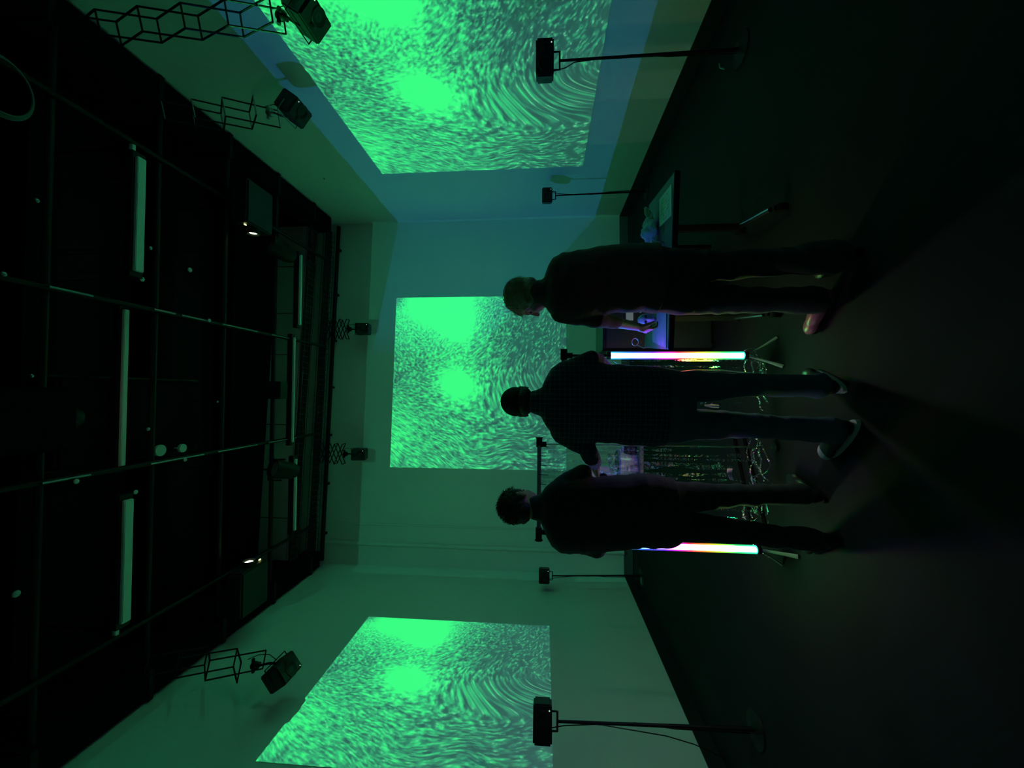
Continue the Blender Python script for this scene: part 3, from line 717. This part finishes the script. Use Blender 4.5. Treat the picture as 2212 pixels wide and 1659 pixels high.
# worktable behind the curtain of strips
T2 = (-1.22, -.10, 3.45, 4.05)
t = thing('side_table', 'low dark table seen between the middle and left persons, behind the hanging strips', 'table', (T2[0], T2[2], 0), world=True)
obj('tabletop', MB().box((T2[0], T2[2], .72), (T2[1], T2[3], .75)), m_top, t, bevel=.004)
for x in (T2[0] + .06, T2[1] - .06):
    for y in (T2[2] + .05, T2[3] - .05): obj('leg', MB().cyl((x, y, 0), (x, y, .72), .016, 10), m_black, t, smooth=True)
zb_ = .7505
p0 = at(1330, 1040, 3.86); 
t = thing('white_board', 'pale board with two dark round pads leaning on the side table', 'board', (p0.x, 3.80, zb_), (-.30, 0, 0))
obj('panel', MB().box((-.12, -.006, 0), (.14, .006, .42)), m_paper, t, bevel=.003)
obj('round_pad', MB().cyl((.03, -.02, .25), (.03, -.006, .25), .045, 22), m_black, t, smooth=True)
obj('round_pad', MB().cyl((.0, -.02, .12), (.0, -.006, .12), .040, 22), m_black, t, smooth=True)
p = at(1376, 1000, 3.62); t = thing('plastic_tub', 'frosted tub with crumpled film on the side table behind the strips', 'tub', (p.x, 3.62, zb_))
obj('tub_wall', MB().lathe([(.001, 0), (.09, 0), (.11, .15), (.105, .15), (.086, .005), (.001, .005)]), m_tub, t, smooth=True)
obj('rim', MB().lathe([(.108, .145), (.118, .145), (.118, .158), (.108, .158), (.108, .145)]), m_bluep, t, smooth=True)
me = crumple([V((p.x, 3.62, zb_ + .13)), V((p.x + .03, 3.6, zb_ + .19)), V((p.x - .04, 3.63, zb_ + .18))], [(.07, .07, .07), (.05, .05, .06), (.05, .05, .05)], .007, .03, 26)
tag(obj('crumpled_film', me, m_film), 'crumpled clear film heaped in the frosted tub', 'film')
p = at(1392, 1013, 3.52); t = thing('jar', 'small lavender jar at the front of the side table', 'jar', (p.x, 3.52, zb_))
obj('jar_body', MB().lathe([(.001, 0), (.028, 0), (.03, .05), (.022, .06), (.022, .07)]), m_purp, t, smooth=True); obj('lid', MB().cyl((0, 0, .07), (0, 0, .085), .026, 16), m_foot, t, smooth=True)
p = at(1385, 972, 3.55); t = thing('jar', 'dark round pot at the right end of the side table', 'jar', (p.x, 3.6, zb_))
obj('jar_body', MB().lathe([(.001, 0), (.05, 0), (.06, .05), (.05, .1), (.04, .11)]), m_black, t, smooth=True); obj('lid', MB().cyl((0, 0, .11), (0, 0, .125), .042, 16), m_bluep, t, smooth=True)
# floor rails
for (a, b, lab) in (((1582, 925), (1628, 1150), 'black rail lying on the floor behind the strips, farther one'), ((1602, 925), (1656, 1150), 'black rail lying on the floor behind the strips, nearer one')):
    A = atz(*a, .013); B_ = atz(*b, .013)
    tag(obj('floor_rail', MB().tube([A, B_], .013, 8), m_blackm, smooth=True), lab, 'rail')

# ------------------------------------------------------------------ frames, light tubes, strips
def tripod(t, c, n=3, r=.13, z=.14, a0=.3, m=m_foot):
    for k in range(n):
        a = a0 + 2*PI*k/n; e = V((c.x + r*math.cos(a), c.y + r*math.sin(a), .008))
        obj('foot', MB().tube([V((c.x, c.y, z)), V((c.x, c.y, z)).lerp(e, .6) + V((0, 0, -.005)), e], .008, 8, rads=[.007, .010, .014], flat=.6), m, t, smooth=True)
def led_tube(px0, px1, py0, py1, Y, ztop, label, nm):
    bot = at(px1, py1, Y); top = at(px0, py0, Y); top = V((top.x, Y, top.z)); bot = V((bot.x, Y, bot.z))
    t = thing('light_tube', label, 'light tube', (bot.x, Y, 0), world=True)
    obj('light_core', MB().cyl(bot, top, .018, 16), led(nm + '_core', bot.z, top.z, True), t, smooth=True)
    obj('tube_sleeve', MB().cyl(bot - V((0,0,.002)), top + V((0,0,.002)), .0265, 20), led(nm + '_sleeve', bot.z, top.z, False), t, smooth=True)
    obj('end_cap', MB().cyl(bot - V((0, 0, .03)), bot - V((0, 0, .003)), .027, 16), m_plastic, t, smooth=True)
    obj('end_cap', MB().cyl(top + V((0, 0, .003)), top + V((0, 0, .03)), .027, 16), m_plastic, t, smooth=True)
    tripod(t, bot, 3, .12, bot.z - .02, 1.9 if nm == 'a' else .6)
    return t, top, bot
YA = 2.83; YB_ = 2.72
tA, topA, botA = led_tube(1320, 1605, 768, 768, YA, 0, 'tall rainbow light tube between the middle and right persons', 'a')
tB, topB, botB = led_tube(1345, 1632, 1177, 1187, YB_, 0, 'rainbow light tube beside the left-hand person', 'b')
# frame A: short post above the right tube and bar behind the middle person
a = at(1218, 764, YA); zA = a.z
t = thing('strip_frame', 'dark frame rising over the right light tube, partly behind the plaid-shirted person', 'frame', (topA.x, YA, topA.z + .03), world=True)
obj('post', MB().cyl((topA.x, YA, topA.z + .032), (topA.x, YA, zA), .009, 10), m_black, t, smooth=True)
obj('top_bar', MB().cyl((topA.x + .03, YA, zA), (-.18, YA, zA), .016, 12), m_frame, t, smooth=True)
obj('corner_joint', MB().cyl((topA.x + .045, YA, zA), (topA.x - .03, YA, zA), .024, 12).cyl((topA.x, YA, zA), (topA.x, YA, zA - .06), .020, 12), m_black, t, smooth=True)
obj('post', MB().cyl((-.16, YA, 0), (-.16, YA, zA), .009, 10), m_black, t, smooth=True)
# frame B
a = at(1165, 950, YA); b = at(1166, 1156, YB_); zB = a.z; px_ = at(1400, 962, YA).x
t = thing('strip_frame', 'grey-barred frame holding the curtain of clear strips between the middle and left persons', 'frame', (a.x, YA, 0), world=True)
A0 = V((a.x, YA, zB)); B0 = V((b.x, YB_, zB))
obj('top_bar', MB().cyl(A0, B0, .014, 12), m_frame, t, smooth=True)
obj('post', MB().tube([(a.x - .03, YA, zB), (px_, YA, .02)], .006, 8), m_chrome, t, smooth=True)
obj('post', MB().tube([(b.x + .02, YB_, zB), (topB.x, YB_, topB.z + .03)], .008, 8), m_black, t, smooth=True)
mb = MB().cyl(A0 + V((.012, 0, 0)), A0 - V((.05, 0, 0)), .021, 12); mb.cyl(A0 + V((-.03, 0, 0)), A0 + V((-.03, 0, -.05)), .017, 12); mb.cyl(A0 + V((.012, 0, 0)), A0 + V((.018, 0, 0)), .026, 12)
obj('corner_joint', mb, m_black, t, smooth=True)
mb = MB().cyl(B0 + V((.05, 0, 0)), B0 - V((.03, 0, 0)), .021, 12); mb.cyl(B0 + V((.02, 0, 0)), B0 + V((.02, 0, -.05)), .017, 12); mb.cyl(B0 - V((.036, 0, 0)), B0 - V((.03, 0, 0)), .026, 12)
obj('corner_joint', mb, m_black, t, smooth=True)
obj('base_plate', MB().cyl((px_, YA, 0), (px_, YA, .02), .035, 20), m_black, t, smooth=True)
# strips
def strip_mesh(L, wd, seed, nseg=70):
    random.seed(seed); mb = MB(); f1, f2, ph = random.uniform(4, 9), random.uniform(12, 22), random.uniform(0, 6)
    vs = []; fs = []
    for i in range(nseg + 1):
        z = -L * i / nseg; k = i / nseg
        a = ph + 2.2 * math.sin(f1 * z + ph) * k + .5 * math.sin(f2 * z) ; cx_ = .012 * math.sin(3 * z + ph) * k; cy_ = .012 * math.cos(2.3 * z + ph) * k
        for s in (-1, 0, 1):
            vs.append((cx_ + s * wd/2 * math.cos(a) , cy_ + s * wd/2 * math.sin(a) + (.15 * wd if s == 0 else 0), z))
    for i in range(nseg):
        for s in range(2): fs.append((i*3+s, i*3+s+1, i*3+s+4, i*3+s+3))
    mb.add(vs, fs); me = raw(mb, 'strip'); 
    for p in me.polygons: p.use_smooth = True
    return me
def clear_strip(P, L, wd, seed, label, group):
    o = obj('clear_strip', strip_mesh(L, wd, seed), m_film); o.location = P; tag(o, label, 'strip', group); return o
ORD = 'first second third fourth fifth sixth seventh eighth ninth tenth eleventh twelfth thirteenth fourteenth fifteenth sixteenth seventeenth'.split()
random.seed(11)
for k in range(17):
    u = .05 + .9 * (k + .5) / 17 + random.uniform(-.012, .012); p = A0.lerp(B0, u); st = random.getstate()
    L = min(zB - .12, random.choice((1.28, 1.34, 1.4, 1.2, .9)) + (.0)); wd = random.uniform(.014, .034)
    clear_strip(p - V((0, random.uniform(-.01, .01), .012)), L, wd, 40 + k, '%s clear strip of the curtain, counted from the plaid-shirted person leftwards' % ORD[k], 'clear strips hung from the grey-barred frame')
    random.setstate(st); random.random(); random.random(); random.random(); random.random()
for k in range(8):
    x = topA.x - .04 - .042 * k
    clear_strip((x, YA + .01 * (-1)**k, zA - .014), zA - .10 - .02 * k, .016 + .002 * (k % 3), 80 + k, '%s clear strip beside the right light tube, counted from the tube leftwards' % ORD[k], 'clear strips hung beside the right light tube')
# strip tie threads: dark knots at the top of the curtain
mb = MB()
for k in range(9):
    p = A0.lerp(B0, .07 + .1 * k); l = random.uniform(.03, .09); mb.tube([p - V((0, .015, .005)), p - V((.002, .017, l))], .0025, 6)
tag(obj('tie_cord', mb, m_black), 'dark tie cords under the bar of the strip frame', 'cord', kind='stuff')
# trailing ends of film on the floor
random.seed(21)
for (cx_, cy_, Y, lab) in ((1650, 795, 2.75, 'tangle of clear film ends on the floor at the foot of the right light tube'), (1655, 1000, 2.8, 'tangle of clear film ends on the floor below the strip curtain'), (1640, 1110, 2.7, 'wisps of clear film on the floor between the legs of the left person')):
    g = atz(cx_, cy_, .02); mb = MB()
    for k in range(9):
        a = random.uniform(0, 2*PI); q = g + V((random.uniform(-.12, .12), random.uniform(-.05, .08), .01)); pts = []
        for i in range(10): pts.append(q + V((math.cos(a + i*.25) * .025 * i, math.sin(a + i*.3) * .02 * i, .03 * abs(math.sin(i * .7 + k))))) 
        for i in range(9):
            w_ = V((0, 0, .008)); mb.quad(pts[i], pts[i+1], pts[i+1] + w_ + V((.004*math.sin(i), .005, 0)), pts[i] + w_ + V((.004*math.sin(i-1), .005, 0)))
    me = raw(mb, 'film'); o = obj('film_tangle', me, m_film); tag(o, lab, 'film', kind='stuff')
# paper tags caught in the strips
def paper_tag(pts, Y, label, m=m_paper, curl=.02):
    P = [at(x, y, Y) for x, y in pts]; n = 8; mb = MB(); vs = []; fs = []
    for i in range(n + 1):
        u = i / n; a = P[0].lerp(P[3], u); b = P[1].lerp(P[2], u); c = V((0, curl * math.sin(PI * u), 0)); vs += [a + c, b + c, a + c + V((0, .0015, 0)), b + c + V((0, .0015, 0))]
    for i in range(n):
        j = 4 * i; fs += [(j, j+1, j+5, j+4), (j+2, j+6, j+7, j+3), (j, j+4, j+6, j+2), (j+1, j+3, j+7, j+5)]
    fs += [(0, 2, 3, 1), (4*n, 4*n+1, 4*n+3, 4*n+2)]
    tag(obj('paper_tag', mb.add(vs, fs), m), label, 'tag')
paper_tag(((1571, 1012), (1583, 1012), (1585, 1038), (1577, 1036)), 2.70, 'curled white paper tag caught low in the strip curtain')
paper_tag(((1491, 962), (1511, 964), (1511, 970), (1493, 969)), 2.832, 'pale green paper tag beside the thin post of the strip frame')
p = at(1536, 877, 2.62); t = thing('cable_plug', 'small white plug hanging between the legs of the middle person', 'plug', tuple(p), world=True)
P = [at(1508, 874, 2.62), at(1520, 876, 2.62), at(1522, 876, 2.62), at(1534, 877, 2.62), at(1536, 877, 2.62), at(1552, 878, 2.62)]
obj('plug_body', MB().tube(P[2:], .01, 10, rads=[.004, .008, .010, .010]), m_foot, t, smooth=True)
obj('cord', MB().tube([at(1300, 862, 2.62), at(1400, 868, 2.62), P[0], P[2]], .002, 6), m_cable, t)
# added pale cord standing in for the lit edges of the film strips
pts = [at(1325, 782, 2.72), at(1345, 794, 2.66), at(1368, 797, 2.64), at(1390, 806, 2.62), at(1402, 812, 2.62), at(1440, 806, 2.64), at(1500, 800, 2.66), at(1560, 800, 2.68), at(1620, 806, 2.70), atz(1662, 815, .012)]
tag(obj('lit_edge_cord', MB().tube(pts, .0035, 6), mat('pale_lit_edge', (.5, .5, .5), .4), smooth=True), 'pale thin cord added along the lit film edges beside the plaid-shirted person', 'cord')
# wall odds: small pale socket on the floor by the left wall
p = atz(1385, 1255, .03); tag(obj('floor_box', MB().box((p.x - .06, p.y - .05, 0), (p.x + .06, p.y + .05, .03)), m_zinc, bevel=.006), 'small pale box on the floor by the far left corner', 'box')
p = atz(1558, 148, .05); tag(obj('speaker_plug', MB().tube([p + V((0, 0, -.03)), p + V((.02, .01, .0)), p + V((.05, .0, .01))], .012, 8), m_zinc, smooth=True), 'small pale connector at the foot of the nearest right speaker stand', 'connector')
p = atx(700, 386, XR - .008); tag(obj('wall_hook', MB().ell(p, (.012, .014, .010), n=10, m=6), m_zinc), 'tiny bright screw on the right wall above the projection corner', 'screw')

# ------------------------------------------------------------------ people
def fold(amp, seed, sz=1., fine=.0):
    o = V((seed * 3.1, seed * 1.7, seed))
    def f(c):
        q = V((c.x * 7, c.y * 7, c.z * 13)) * sz + o
        n = noise.noise(q); r = 1 - abs(noise.noise(V((c.x * 5 + c.z * 6, c.y * 5, c.z * 9)) * sz + o * 2)) * 2.2
        return amp * n + amp * .6 * max(0, r) + fine * noise.noise(c * 70)
    return f
def hand(mb, wrist, d, n, curl, side, k=1.):
    """d towards the fingers, n palm normal (fingers bend that way), side = +1/-1 thumb side"""
    wrist = V(wrist); d = V(d).normalized(); n = V(n); n = (n - d * n.dot(d)).normalized(); s = d.cross(n) * side
    mb.limb([wrist, wrist + d * .035 * k], [.026 * k, .028 * k], 12)
    for j in range(4): mb.limb([wrist + d * .02 * k + s * (.018 - .012 * j) * k, wrist + d * .088 * k + s * (.033 - .022 * j) * k], [.013 * k, .0115 * k], 10)
    mb.ell(wrist + d * .055 * k, (.03 * k, .03 * k, .016 * k), Matrix((s, d, n)).transposed().to_4x4().to_3x3())
    for j, L in enumerate((.072, .080, .074, .058)):
        p = wrist + d * .092 * k + s * (.033 - .022 * j) * k; a = curl * (.55 + .12 * j); pts = [p]; dd = d.copy()
        for q, fr in enumerate((.45, .32, .23)):
            c_, s_ = math.cos(a), math.sin(a); dd = (d * math.cos(a * (q + 1) * .8) + n * math.sin(a * (q + 1) * .8)).normalized()
            pts.append(pts[-1] + dd * L * fr * k)
        mb.limb(pts, [.0092 * k, .0086 * k, .0078 * k, .0068 * k], 9)
    t0 = wrist + d * .022 * k + s * .028 * k; t1 = t0 + (s * .75 + d * .65 + n * .25).normalized() * .042 * k; t2 = t1 + (s * .25 + d * .8 + n * .5).normalized() * .032 * k
    mb.limb([t0, t1, t2], [.013 * k, .0105 * k, .008 * k], 10)
def head_parts(mb, c, M, k=1.):
    def E(p, r): mb.ell(c + M @ V(p) * k, [x * k for x in r], M, n=24, m=18)
    E((0, -.012, .022), (.076, .096, .092)); E((0, .03, -.035), (.060, .066, .068)); E((0, .045, -.068), (.040, .045, .035))
    E((0, .072, -.088), (.022, .020, .018)); E((0, .072, .030), (.052, .018, .014)); E((-.034, .062, -.020), (.022, .022, .02)); E((.034, .062, -.020), (.022, .022, .02))
    mb.limb([c + M @ V((0, .086, .020)) * k, c + M @ V((0, .110, -.018)) * k], [.008 * k, .014 * k], 10)
    E((0, .086, -.046), (.022, .012, .006)); E((0, .084, -.057), (.018, .012, .006))
    for s in (-1, 1):
        E((s * .078, -.004, -.008), (.010, .019, .032)); E((s * .083, -.012, .006), (.006, .014, .018))
def person(nm, label, Y, head_c, M, torso, neck, arms, hands, legs, feet, mats, hair, hem, top_arm=True, lens=(), hk=1., sleeve=(0, 1), flare=1.):
    """torso rings given as (px, y from, y to, half depth, shift in depth)"""
    def ring(r, grow=0.): 
        px, ya, yb2, dp, dy = r; c = at(px, (ya + yb2) / 2, Y + dy); c.y = Y + dy
        return (c, (yb2 - ya) / 2 * (Y + dy) / F + grow, dp + grow)
    g = at(1700, (feet[0][1] + feet[1][1]) / 2, Y); t = thing('person', label, 'person', (g.x, Y, 0), world=True)
    # the body itself
    b = MB()
    b.loft([ring(r, -.012) for r in torso])
    head_parts(b, head_c, M, hk)
    b.limb([head_c + M @ V((0, -.018, -.04)) * hk, neck], [.054 * hk, .058 * hk], 18)
    b.limb([neck, neck + V((0, .01, -.10))], [.060, .09], 18)
    for pts, rd in arms: b.limb(pts, [r * .80 for r in rd[:-1]] + [.026], 14)
    for h in hands: hand(b, *h)
    for pts, rd in legs: b.limb(pts, [r * .80 for r in rd], 16)
    for (fx, fy, yaw_, ml) in feet:
        p = at(fx, fy, Y); fw = V((math.sin(yaw_), math.cos(yaw_), 0)); a = atz(fx, fy, 0.)
    body = remesh(b, .0062, 2)
    obj('body', body, m_skin, t)
    eyes = MB()
    for s in (-1, 1): eyes.ell(head_c + M @ V((s * .031, .078, .010)) * hk, (.011 * hk, .008 * hk, .007 * hk), M, n=12, m=8)
    obj('eyes', eyes, mat('eye_white_and_iris', (.25, .2, .18), .2), t, smooth='all')
    # trousers
    b = MB(); hip = [ring(r, .004) for r in torso if r[0] >= hem - 45]
    b.loft(hip)
    for pts, rd in legs:
        b.limb(pts, rd, 20); e = pts[-1]; b.limb([pts[-2].lerp(e, .7), e + V((0, 0, -.02))], [rd[-1] * flare, rd[-1] * flare * 1.06], 18)
    obj('trousers', remesh(b, .009, 3, fold(.008, 3 + hem % 7, 1.1)), mats[1], t)
    # shirt
    b = MB(); b.loft([ring(r, .010) for r in torso if r[0] <= hem] + [ring([r for r in torso if r[0] >= hem][0], .014)])
    for (pts, rd), sl in zip(arms, sleeve):
        n = len(pts) if sl > 1 else 2
        P = list(pts[:n]); 
        if sl and n == len(pts): P[-1] = pts[-2].lerp(pts[-1], sl - 1.)
        b.limb(P, rd[:n], 18)
    b.limb([neck + V((0, 0, .012)), neck + V((0, .01, -.09))], [.066, .12], 20)
    obj('shirt', remesh(b, .008, 3, fold(.007, 1 + hem % 5, 1.2)), mats[0], t)
    # shoes
    for (pts, rd), (yaw_, ms) in zip(legs, mats[2]):
        e = pts[-1]; fw = V((math.sin(yaw_), math.cos(yaw_), 0)); sd = V((fw.y, -fw.x, 0)); o = V((e.x, e.y, 0))
        b = MB(); Mx = Matrix((sd, fw, V((0, 0, 1)))).transposed()
        b.ell(o + fw * -.015 + V((0, 0, .052)), (.040, .052, .048), Mx); b.ell(o + fw * .09 + V((0, 0, .045)), (.045, .09, .036), Mx)
        b.ell(o + fw * .165 + V((0, 0, .038)), (.048, .062, .030), Mx); b.limb([o + V((0, 0, .06)), o + V((0, 0, .10))], [.044, .046], 14)
        so = obj('shoe', remesh(b, .006, 3), ms, t)
        sb = MB(); vs = []; n = 28
        for z in (0.0, .022):
            for i in range(n):
                a = 2*PI*i/n; y = math.sin(a); wx = .043 + .008 * max(0, y); vs.append(o + sd * math.cos(a) * wx + fw * (.075 + y * .155) + V((0, 0, z)))
        sb.add(vs, [tuple(reversed(range(n))), tuple(range(n, 2*n))] + [(i, (i+1) % n, n + (i+1) % n, n + i) for i in range(n)])
        obj('sole', sb, m_sole if nm == 'b' else m_black, so)
        if nm == 'b' and yaw_ < 0: obj('toe_cap', MB().ell(o + fw * .185 + V((0, 0, .038)), (.046, .042, .031), Mx), m_sole, so, smooth='all')
        lc = MB()
        for k in range(4): q = o + fw * (.055 + .022 * k) + V((0, 0, .084 - .006 * k)); lc.tube([q - sd * .02, q + V((0, 0, .006)), q + sd * .02], .0025, 6)
        obj('laces', lc, m_blk_cloth, so)
    hair(t)
    return t
def tufts(mb, c, M, ax, n, L, wd, keep, seed, droop=.4, k=1.):
    random.seed(seed)
    for _ in range(n):
        while True:
            d = V((random.gauss(0, 1), random.gauss(0, 1), random.gauss(0, 1))).normalized()
            if keep(d): break
        p = c + M @ V((d.x * ax[0], d.y * ax[1], d.z * ax[2])) * k; nrm = (M @ d).normalized()
        fl = (M @ V((d.x * .3, -.5, -.8))); fl = (fl - nrm * fl.dot(nrm)).normalized(); dirv = (nrm * (1 - droop) + fl * droop * 1.6 + V((random.uniform(-.3, .3), random.uniform(-.3, .3), random.uniform(-.3, .3)))).normalized()
        l = L * random.uniform(.6, 1.2); mb.tube([p - nrm * .01, p + dirv * l * .5, p + (dirv + fl * .35).normalized() * l], 0, 4, rads=[wd, wd * .8, .0006], cap=False)

# middle person: black cap, plaid shirt
Y = 2.27
hc = at(1128, 868, Y); hc.y = Y + .03
M = Matrix.Rotation(.10, 3, 'Z') @ Matrix.Rotation(-.22, 3, 'X')
def hair_b(t):
    b = MB(); b.ell(hc + M @ V((0, -.012, .034)), (.084, .104, .088), M, n=28, m=20); me = raw(b, 'cap')
    bm = bmesh.new(); bm.from_mesh(me); bmesh.ops.remove_doubles(bm, verts=bm.verts, dist=.0005)
    Mi = M.transposed(); kill = [v for v in bm.verts if (Mi @ (v.co - hc)).z < -.012]; bmesh.ops.delete(bm, geom=kill, context='VERTS'); bm.to_mesh(me); bm.free()
    cap = obj('cap', me, m_capm, t, smooth='all'); so = cap.modifiers.new('s', 'SOLIDIFY'); so.thickness = .005
    b = MB(); vs = []; n = 14
    for zz in (0, .004):
        for r_ in (0, 1):
            for i in range(n + 1):
                a = PI * (.14 + .72 * i / n); vs.append(hc + M @ V((math.cos(a) * (.084 + 0 * r_), -.012 + math.sin(a) * .100 + r_ * .075 * math.sin(a) ** .6, .026 - r_ * .018 + zz + .012 * math.sin(a) * (1 - r_))))
    m_ = n + 1; fs = []
    for i in range(n): fs += [(i, i+1, m_+i+1, m_+i), (2*m_+i, 3*m_+i, 3*m_+i+1, 2*m_+i+1), (m_+i, m_+i+1, 3*m_+i+1, 3*m_+i)]
    obj('brim', b.add(vs, fs), m_capm, cap)
    obj('button', MB().ell(hc + M @ V((0, -.012, .124)), (.008, .008, .005)), m_capm, cap, smooth='all')
    h = MB(); h.ell(hc + M @ V((0, -.03, -.022)), (.078, .078, .050), M); obj('hair', remesh(h, .006, 1, lambda c: .003 * noise.noise(c * 90)), m_hair2, t)
shR = at(1212, 812, Y); shL = at(1212, 932, Y)
elR = at(1280, 776, Y + .0); elL = at(1268, 968, Y + .02)
wrR = at(1322, 806, Y + .26); wrL = at(1286, 1004, Y + .30)
person('b', 'person in a black cap and dark plaid shirt, standing in the middle, elbows bent', Y, hc, M,
    [(1172, 836, 900, .065, 0), (1180, 820, 914, .09, 0), (1192, 800, 932, .105, 0), (1210, 787, 946, .12, 0), (1240, 783, 953, .13, 0), (1280, 788, 951, .135, .01), (1320, 793, 950, .14, .02), (1360, 795, 955, .145, .02),
     (1400, 797, 957, .145, .01), (1432, 800, 955, .14, 0), (1465, 803, 952, .12, 0), (1492, 812, 944, .09, 0)],
    at(1163, 868, Y), [([shR, elR, wrR], [.064, .050, .042]), ([shL, elL, wrL], [.064, .052, .044])],
    [(wrR, (-.25, .7, -.25), (0, -.2, -1), .9, 1), (wrL, (-.85, .5, -.15), (0, .3, -1), .7, -1)],
    [([at(1468, 838, Y), at(1590, 832, Y + .03), V((at(1700, 833, Y).x, Y - .0, .11))], [.094, .066, .054]), ([at(1468, 916, Y), at(1590, 918, Y + .02), V((at(1700, 925, Y).x, Y - .10, .11))], [.094, .070, .056])],
    [(1740, 835, 0, 0), (1755, 925, 0, 0)], (m_plaid, m_jeans2, ((.35, m_shoe), (-.75, m_shoe))), hair_b, 1428, sleeve=(1.9, 1.88), flare=1.12)

# left person: short dark hair, black shirt
Y = 2.36
hc2 = at(1124, 1092, Y); hc2.y = Y + .02
M2 = Matrix.Rotation(-.45, 3, 'Z') @ Matrix.Rotation(-.30, 3, 'X')
def hair_c(t):
    h = MB(); h.ell(hc2 + M2 @ V((0, -.020, .034)), (.090, .106, .098), M2); h.ell(hc2 + M2 @ V((0, -.055, -.028)), (.074, .058, .056), M2); h.ell(hc2 + M2 @ V((0, .045, .085)), (.055, .045, .028), M2)
    o = obj('hair', remesh(h, .006, 1, lambda c: .006 * noise.noise(c * 55) + .003 * noise.noise(c * 130)), m_hair2, t)
    b = MB(); tufts(b, hc2 + M2 @ V((0, -.02, .03)), M2, (.090, .106, .098), 900, .026, .0016, lambda d: d.z > -.55 and (d.y < .35 or d.z > .45), 4, .55)
    obj('hair_ends', b, m_hair2, o)
sR = at(1212, 1058, Y); sL = at(1212, 1160, Y)
person('c', 'person with short dark hair and black t-shirt standing on the left', Y, hc2, M2,
    [(1170, 1072, 1128, .065, 0), (1179, 1058, 1150, .09, 0), (1192, 1046, 1172, .11, 0), (1212, 1038, 1186, .125, 0), (1245, 1036, 1188, .13, 0), (1290, 1037, 1184, .13, .01), (1340, 1034, 1178, .13, .01), (1390, 1031, 1174, .13, 0),
     (1425, 1034, 1174, .13, 0), (1455, 1042, 1170, .12, 0), (1482, 1052, 1158, .09, 0)],
    at(1163, 1098, Y), [([sR, at(1258, 1022, Y + .03), at(1300, 1075, Y + .24)], [.066, .052, .038]), ([sL, at(1290, 1184, Y), at(1322, 1162, Y + .26)], [.066, .054, .038])],
    [(at(1300, 1075, Y + .24), (-.2, .85, .05), (0, 0, -1), .8, 1), (at(1318, 1166, Y + .26), (.3, .85, 0), (0, 0, -1), .8, -1)],
    [([at(1462, 1074, Y), at(1590, 1070, Y + .03), V((at(1700, 1072, Y).x, Y + .06, .11))], [.088, .060, .050]), ([at(1462, 1134, Y), at(1590, 1148, Y + .02), V((at(1700, 1160, Y).x, Y - .04, .11))], [.088, .062, .052])],
    [(1740, 1065, 0, 0), (1750, 1165, 0, 0)], (m_blk_cloth, m_trous, ((.25, m_shoe), (-.5, m_shoe))), hair_c, 1440, sleeve=(1, 1.15), hk=1.06, flare=1.1)

# right person: light hair, maroon jumper, reaching over the table
Y = 2.27
hc3 = at(1138, 641, Y); hc3.y = Y + .05
M3 = Matrix.Rotation(1.15, 3, 'Z') @ Matrix.Rotation(-.42, 3, 'X')
def hair_a(t):
    h = MB(); h.ell(hc3 + M3 @ V((0, -.024, .034)), (.087, .102, .090), M3); h.ell(hc3 + M3 @ V((0, -.060, -.030)), (.072, .055, .060), M3)
    for s in (-1, 1): h.ell(hc3 + M3 @ V((s * .066, -.012, .004)), (.022, .050, .048), M3)
    o = obj('hair', remesh(h, .006, 1, lambda c: .009 * noise.noise(c * 38) + .004 * noise.noise(c * 110)), m_hair1, t)
    b = MB(); tufts(b, hc3 + M3 @ V((0, -.024, .03)), M3, (.088, .104, .090), 1300, .038, .0016, lambda d: d.z > -.85 and (d.y < .25 or d.z > .5), 9, .75)
    obj('hair_ends', b, m_hair1, o)
sL = at(1212, 674, Y); sR = at(1212, 578, Y)
eL = at(1288, 688, Y + .06); wL = at(1378, 706, Y + .33)
eR = at(1300, 560, Y + .04); wR = at(1375, 610, Y + .30)
person('a', 'person with light tousled hair and dark red jumper reaching over the table', Y, hc3, M3,
    [(1176, 600, 652, .065, .01), (1184, 582, 668, .09, .01), (1196, 564, 682, .11, 0), (1215, 554, 690, .125, 0), (1245, 549, 688, .135, 0), (1290, 541, 676, .14, 0), (1340, 536, 668, .145, 0), (1390, 533, 668, .15, 0),
     (1420, 537, 670, .145, 0), (1455, 543, 674, .14, 0), (1490, 546, 676, .12, 0), (1515, 552, 668, .09, 0)],
    at(1172, 630, Y), [([sL, eL, wL], [.062, .050, .036]), ([sR, eR, wR], [.062, .052, .038])],
    [(wL, (-.15, .35, -.75), (.9, .2, .1), 1.3, 1), (wR, (0, .8, -.4), (0, -.2, -1), .8, -1)],
    [([at(1480, 644, Y), at(1590, 649, Y + .02), V((at(1700, 648, Y).x, Y + .02, .11))], [.090, .072, .058]), ([at(1480, 578, Y), at(1590, 572, Y + .0), V((at(1700, 573, Y).x, Y - .12, .11))], [.090, .074, .064])],
    [(1735, 650, 0, 0), (1780, 575, 0, 0)], (m_maroon, m_trous, ((-.75, m_shoer), (-.1, m_shoe))), hair_a, 1396, sleeve=(1.45, 1.5), flare=1.2)
